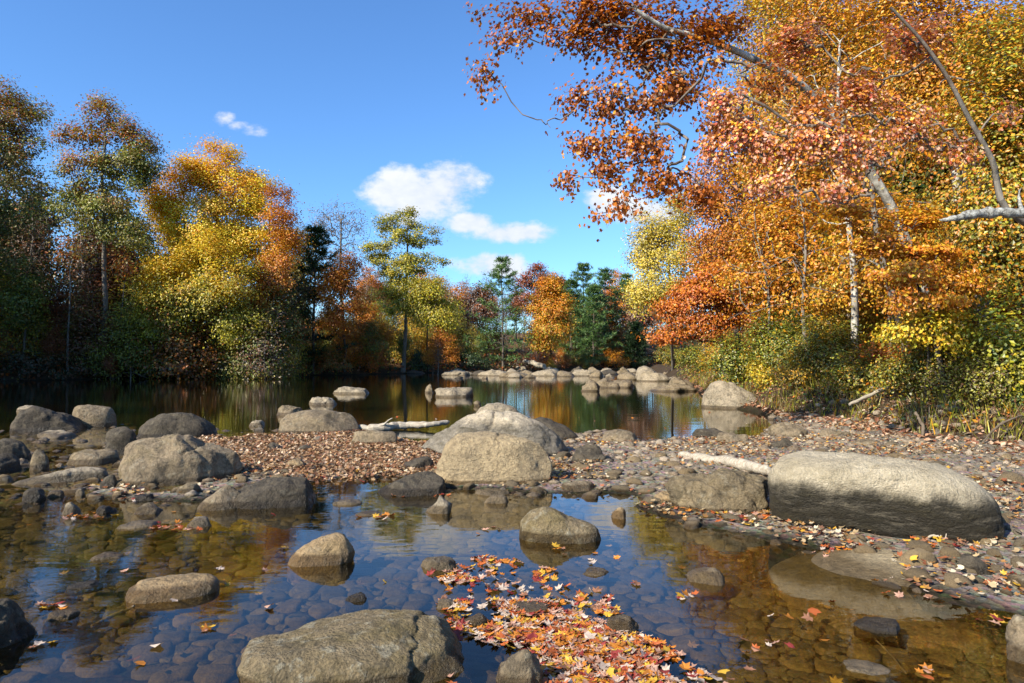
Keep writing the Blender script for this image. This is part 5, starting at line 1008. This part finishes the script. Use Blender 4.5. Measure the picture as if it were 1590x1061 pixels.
# ------------------------------------------------------------------ driftwood, limbs, small things
def limb(name, label, cat, pts, radii, mat, knots=3, seed=0, sides=9, twigs=0):
    rng = np.random.default_rng(seed); p = dens_path(pts, 6); r = np.interp(np.linspace(0, 1, len(p)), np.linspace(0, 1, len(radii)), radii)
    r = r*(1+0.12*rng.normal(size=len(r))); base = p[0].copy(); N = p-base; N += rng.normal(size=N.shape)*r[:, None]*0.15
    N = np.vstack([N[:1]-(N[1]-N[0])*.04, N, N[-1:]+(N[-1]-N[-2])*.05]); r = np.r_[r[0]*.25, r, r[-1]*.2]
    par = np.arange(len(N))-1; acc = np.full(len(N), 100.0)-np.arange(len(N))*0.1; NN, RR, PP, AA = list(N), list(r), list(par), list(acc)
    for _ in range(twigs):
        j = rng.integers(3, len(N)-2); d = unit(np.array([rng.normal(), rng.normal()*.5, abs(rng.normal())])); L = r.max()*rng.uniform(3, 8); prev = j; q = N[j]
        for k in range(1, 5):
            q = q+d*L/4+rng.normal(size=3)*L*.05; NN.append(q); RR.append(max(r[j]*.45*(1-k*.2), .004)); PP.append(prev); AA.append(1); prev = len(NN)-1
    V, Q = tubes(np.array(NN), np.array(PP), np.array(RR), np.array(AA), sides); o = obj(name, mk_mesh(name, V, Q, mat), None, base); tag(o, label, cat); return o
g3 = lambda px, py, z: np.array([*gp(px, py, z), z])
limb('driftwood_log', 'pale stripped log lying in the shallows between whaleback boulder and hump', 'log', [g3(556, 665, .05), g3(590, 664, .07), g3(630, 660, .10), g3(670, 659, .12), g3(697, 655, .15)], [.05, .085, .09, .075, .06, .045], DRIFT, seed=1, twigs=1)
limb('driftwood_log', 'weathered log on the gravel leading to the huge pale-topped boulder', 'log', [g3(1056, 705, .10), g3(1095, 712, .12), g3(1140, 718, .16), g3(1175, 726, .18), g3(1200, 734, .14)], [.05, .07, .075, .07, .05], DRIFT, seed=2)
limb('bent_twig', 'bleached forked twig at the foot of the huge boulder', 'twig', [g3(1428, 840, .03), g3(1443, 830, .09), g3(1462, 836, .07), g3(1482, 846, .03), g3(1500, 858, .02)], [.008, .013, .011, .008, .006], DRIFT, seed=3, sides=6, twigs=2)
limb('dead_branch', 'pale dead branch leaning on the olive bank', 'branch', [at(1318, 628, 15.2), at(1345, 616, 15.4), at(1375, 603, 15.6), at(1392, 597, 15.7)], [.03, .045, .04, .02], DRIFT, seed=4, sides=6)
limb('broken_limb', 'horizontal lichen-crusted limb ending in a jagged point at the frame edge', 'branch', [at(1462, 341, 9.2), at(1490, 337, 9.2), at(1530, 330, 9.3), at(1590, 330, 9.4), at(1680, 345, 9.8), at(1760, 400, 10.4)], [.012, .045, .07, .075, .085, .11], PALEB, seed=5, twigs=3)
limb('sunken_stick', 'dark stick lying under water beside the low oval boulder', 'stick', [g3(148, 968, -.05), g3(175, 955, -.04), g3(205, 942, -.02), g3(214, 937, .01)], [.008, .011, .01, .006], TWIG, seed=6, sides=6)
limb('sunken_stick', 'thin stick crossing the stones near the lower edge by the white flat rock', 'stick', [g3(1350, 985, -.05), g3(1375, 1010, -.05), g3(1400, 1040, -.04)], [.004, .007, .005], TWIG, seed=7, sides=6)
limb('fallen_log', 'grey fallen trunk on the far bank above the rock line', 'log', [at(812, 560, 86), at(826, 564, 85.5), at(845, 569, 85)], [.25, .32, .3], DRIFT, seed=8)
limb('exposed_root', 'dark root arching out of the cut bank', 'root', [at(1420, 640, 13), at(1432, 665, 12.8), at(1425, 690, 12.6)], [.03, .035, .02], TWIG, seed=9, sides=6)
limb('exposed_root', 'tangled dead stems by the small fresh green clump', 'branch', [at(1520, 690, 11.8), at(1550, 660, 11.9), at(1585, 645, 12.0)], [.012, .02, .015], TWIG, seed=10, sides=6, twigs=5)
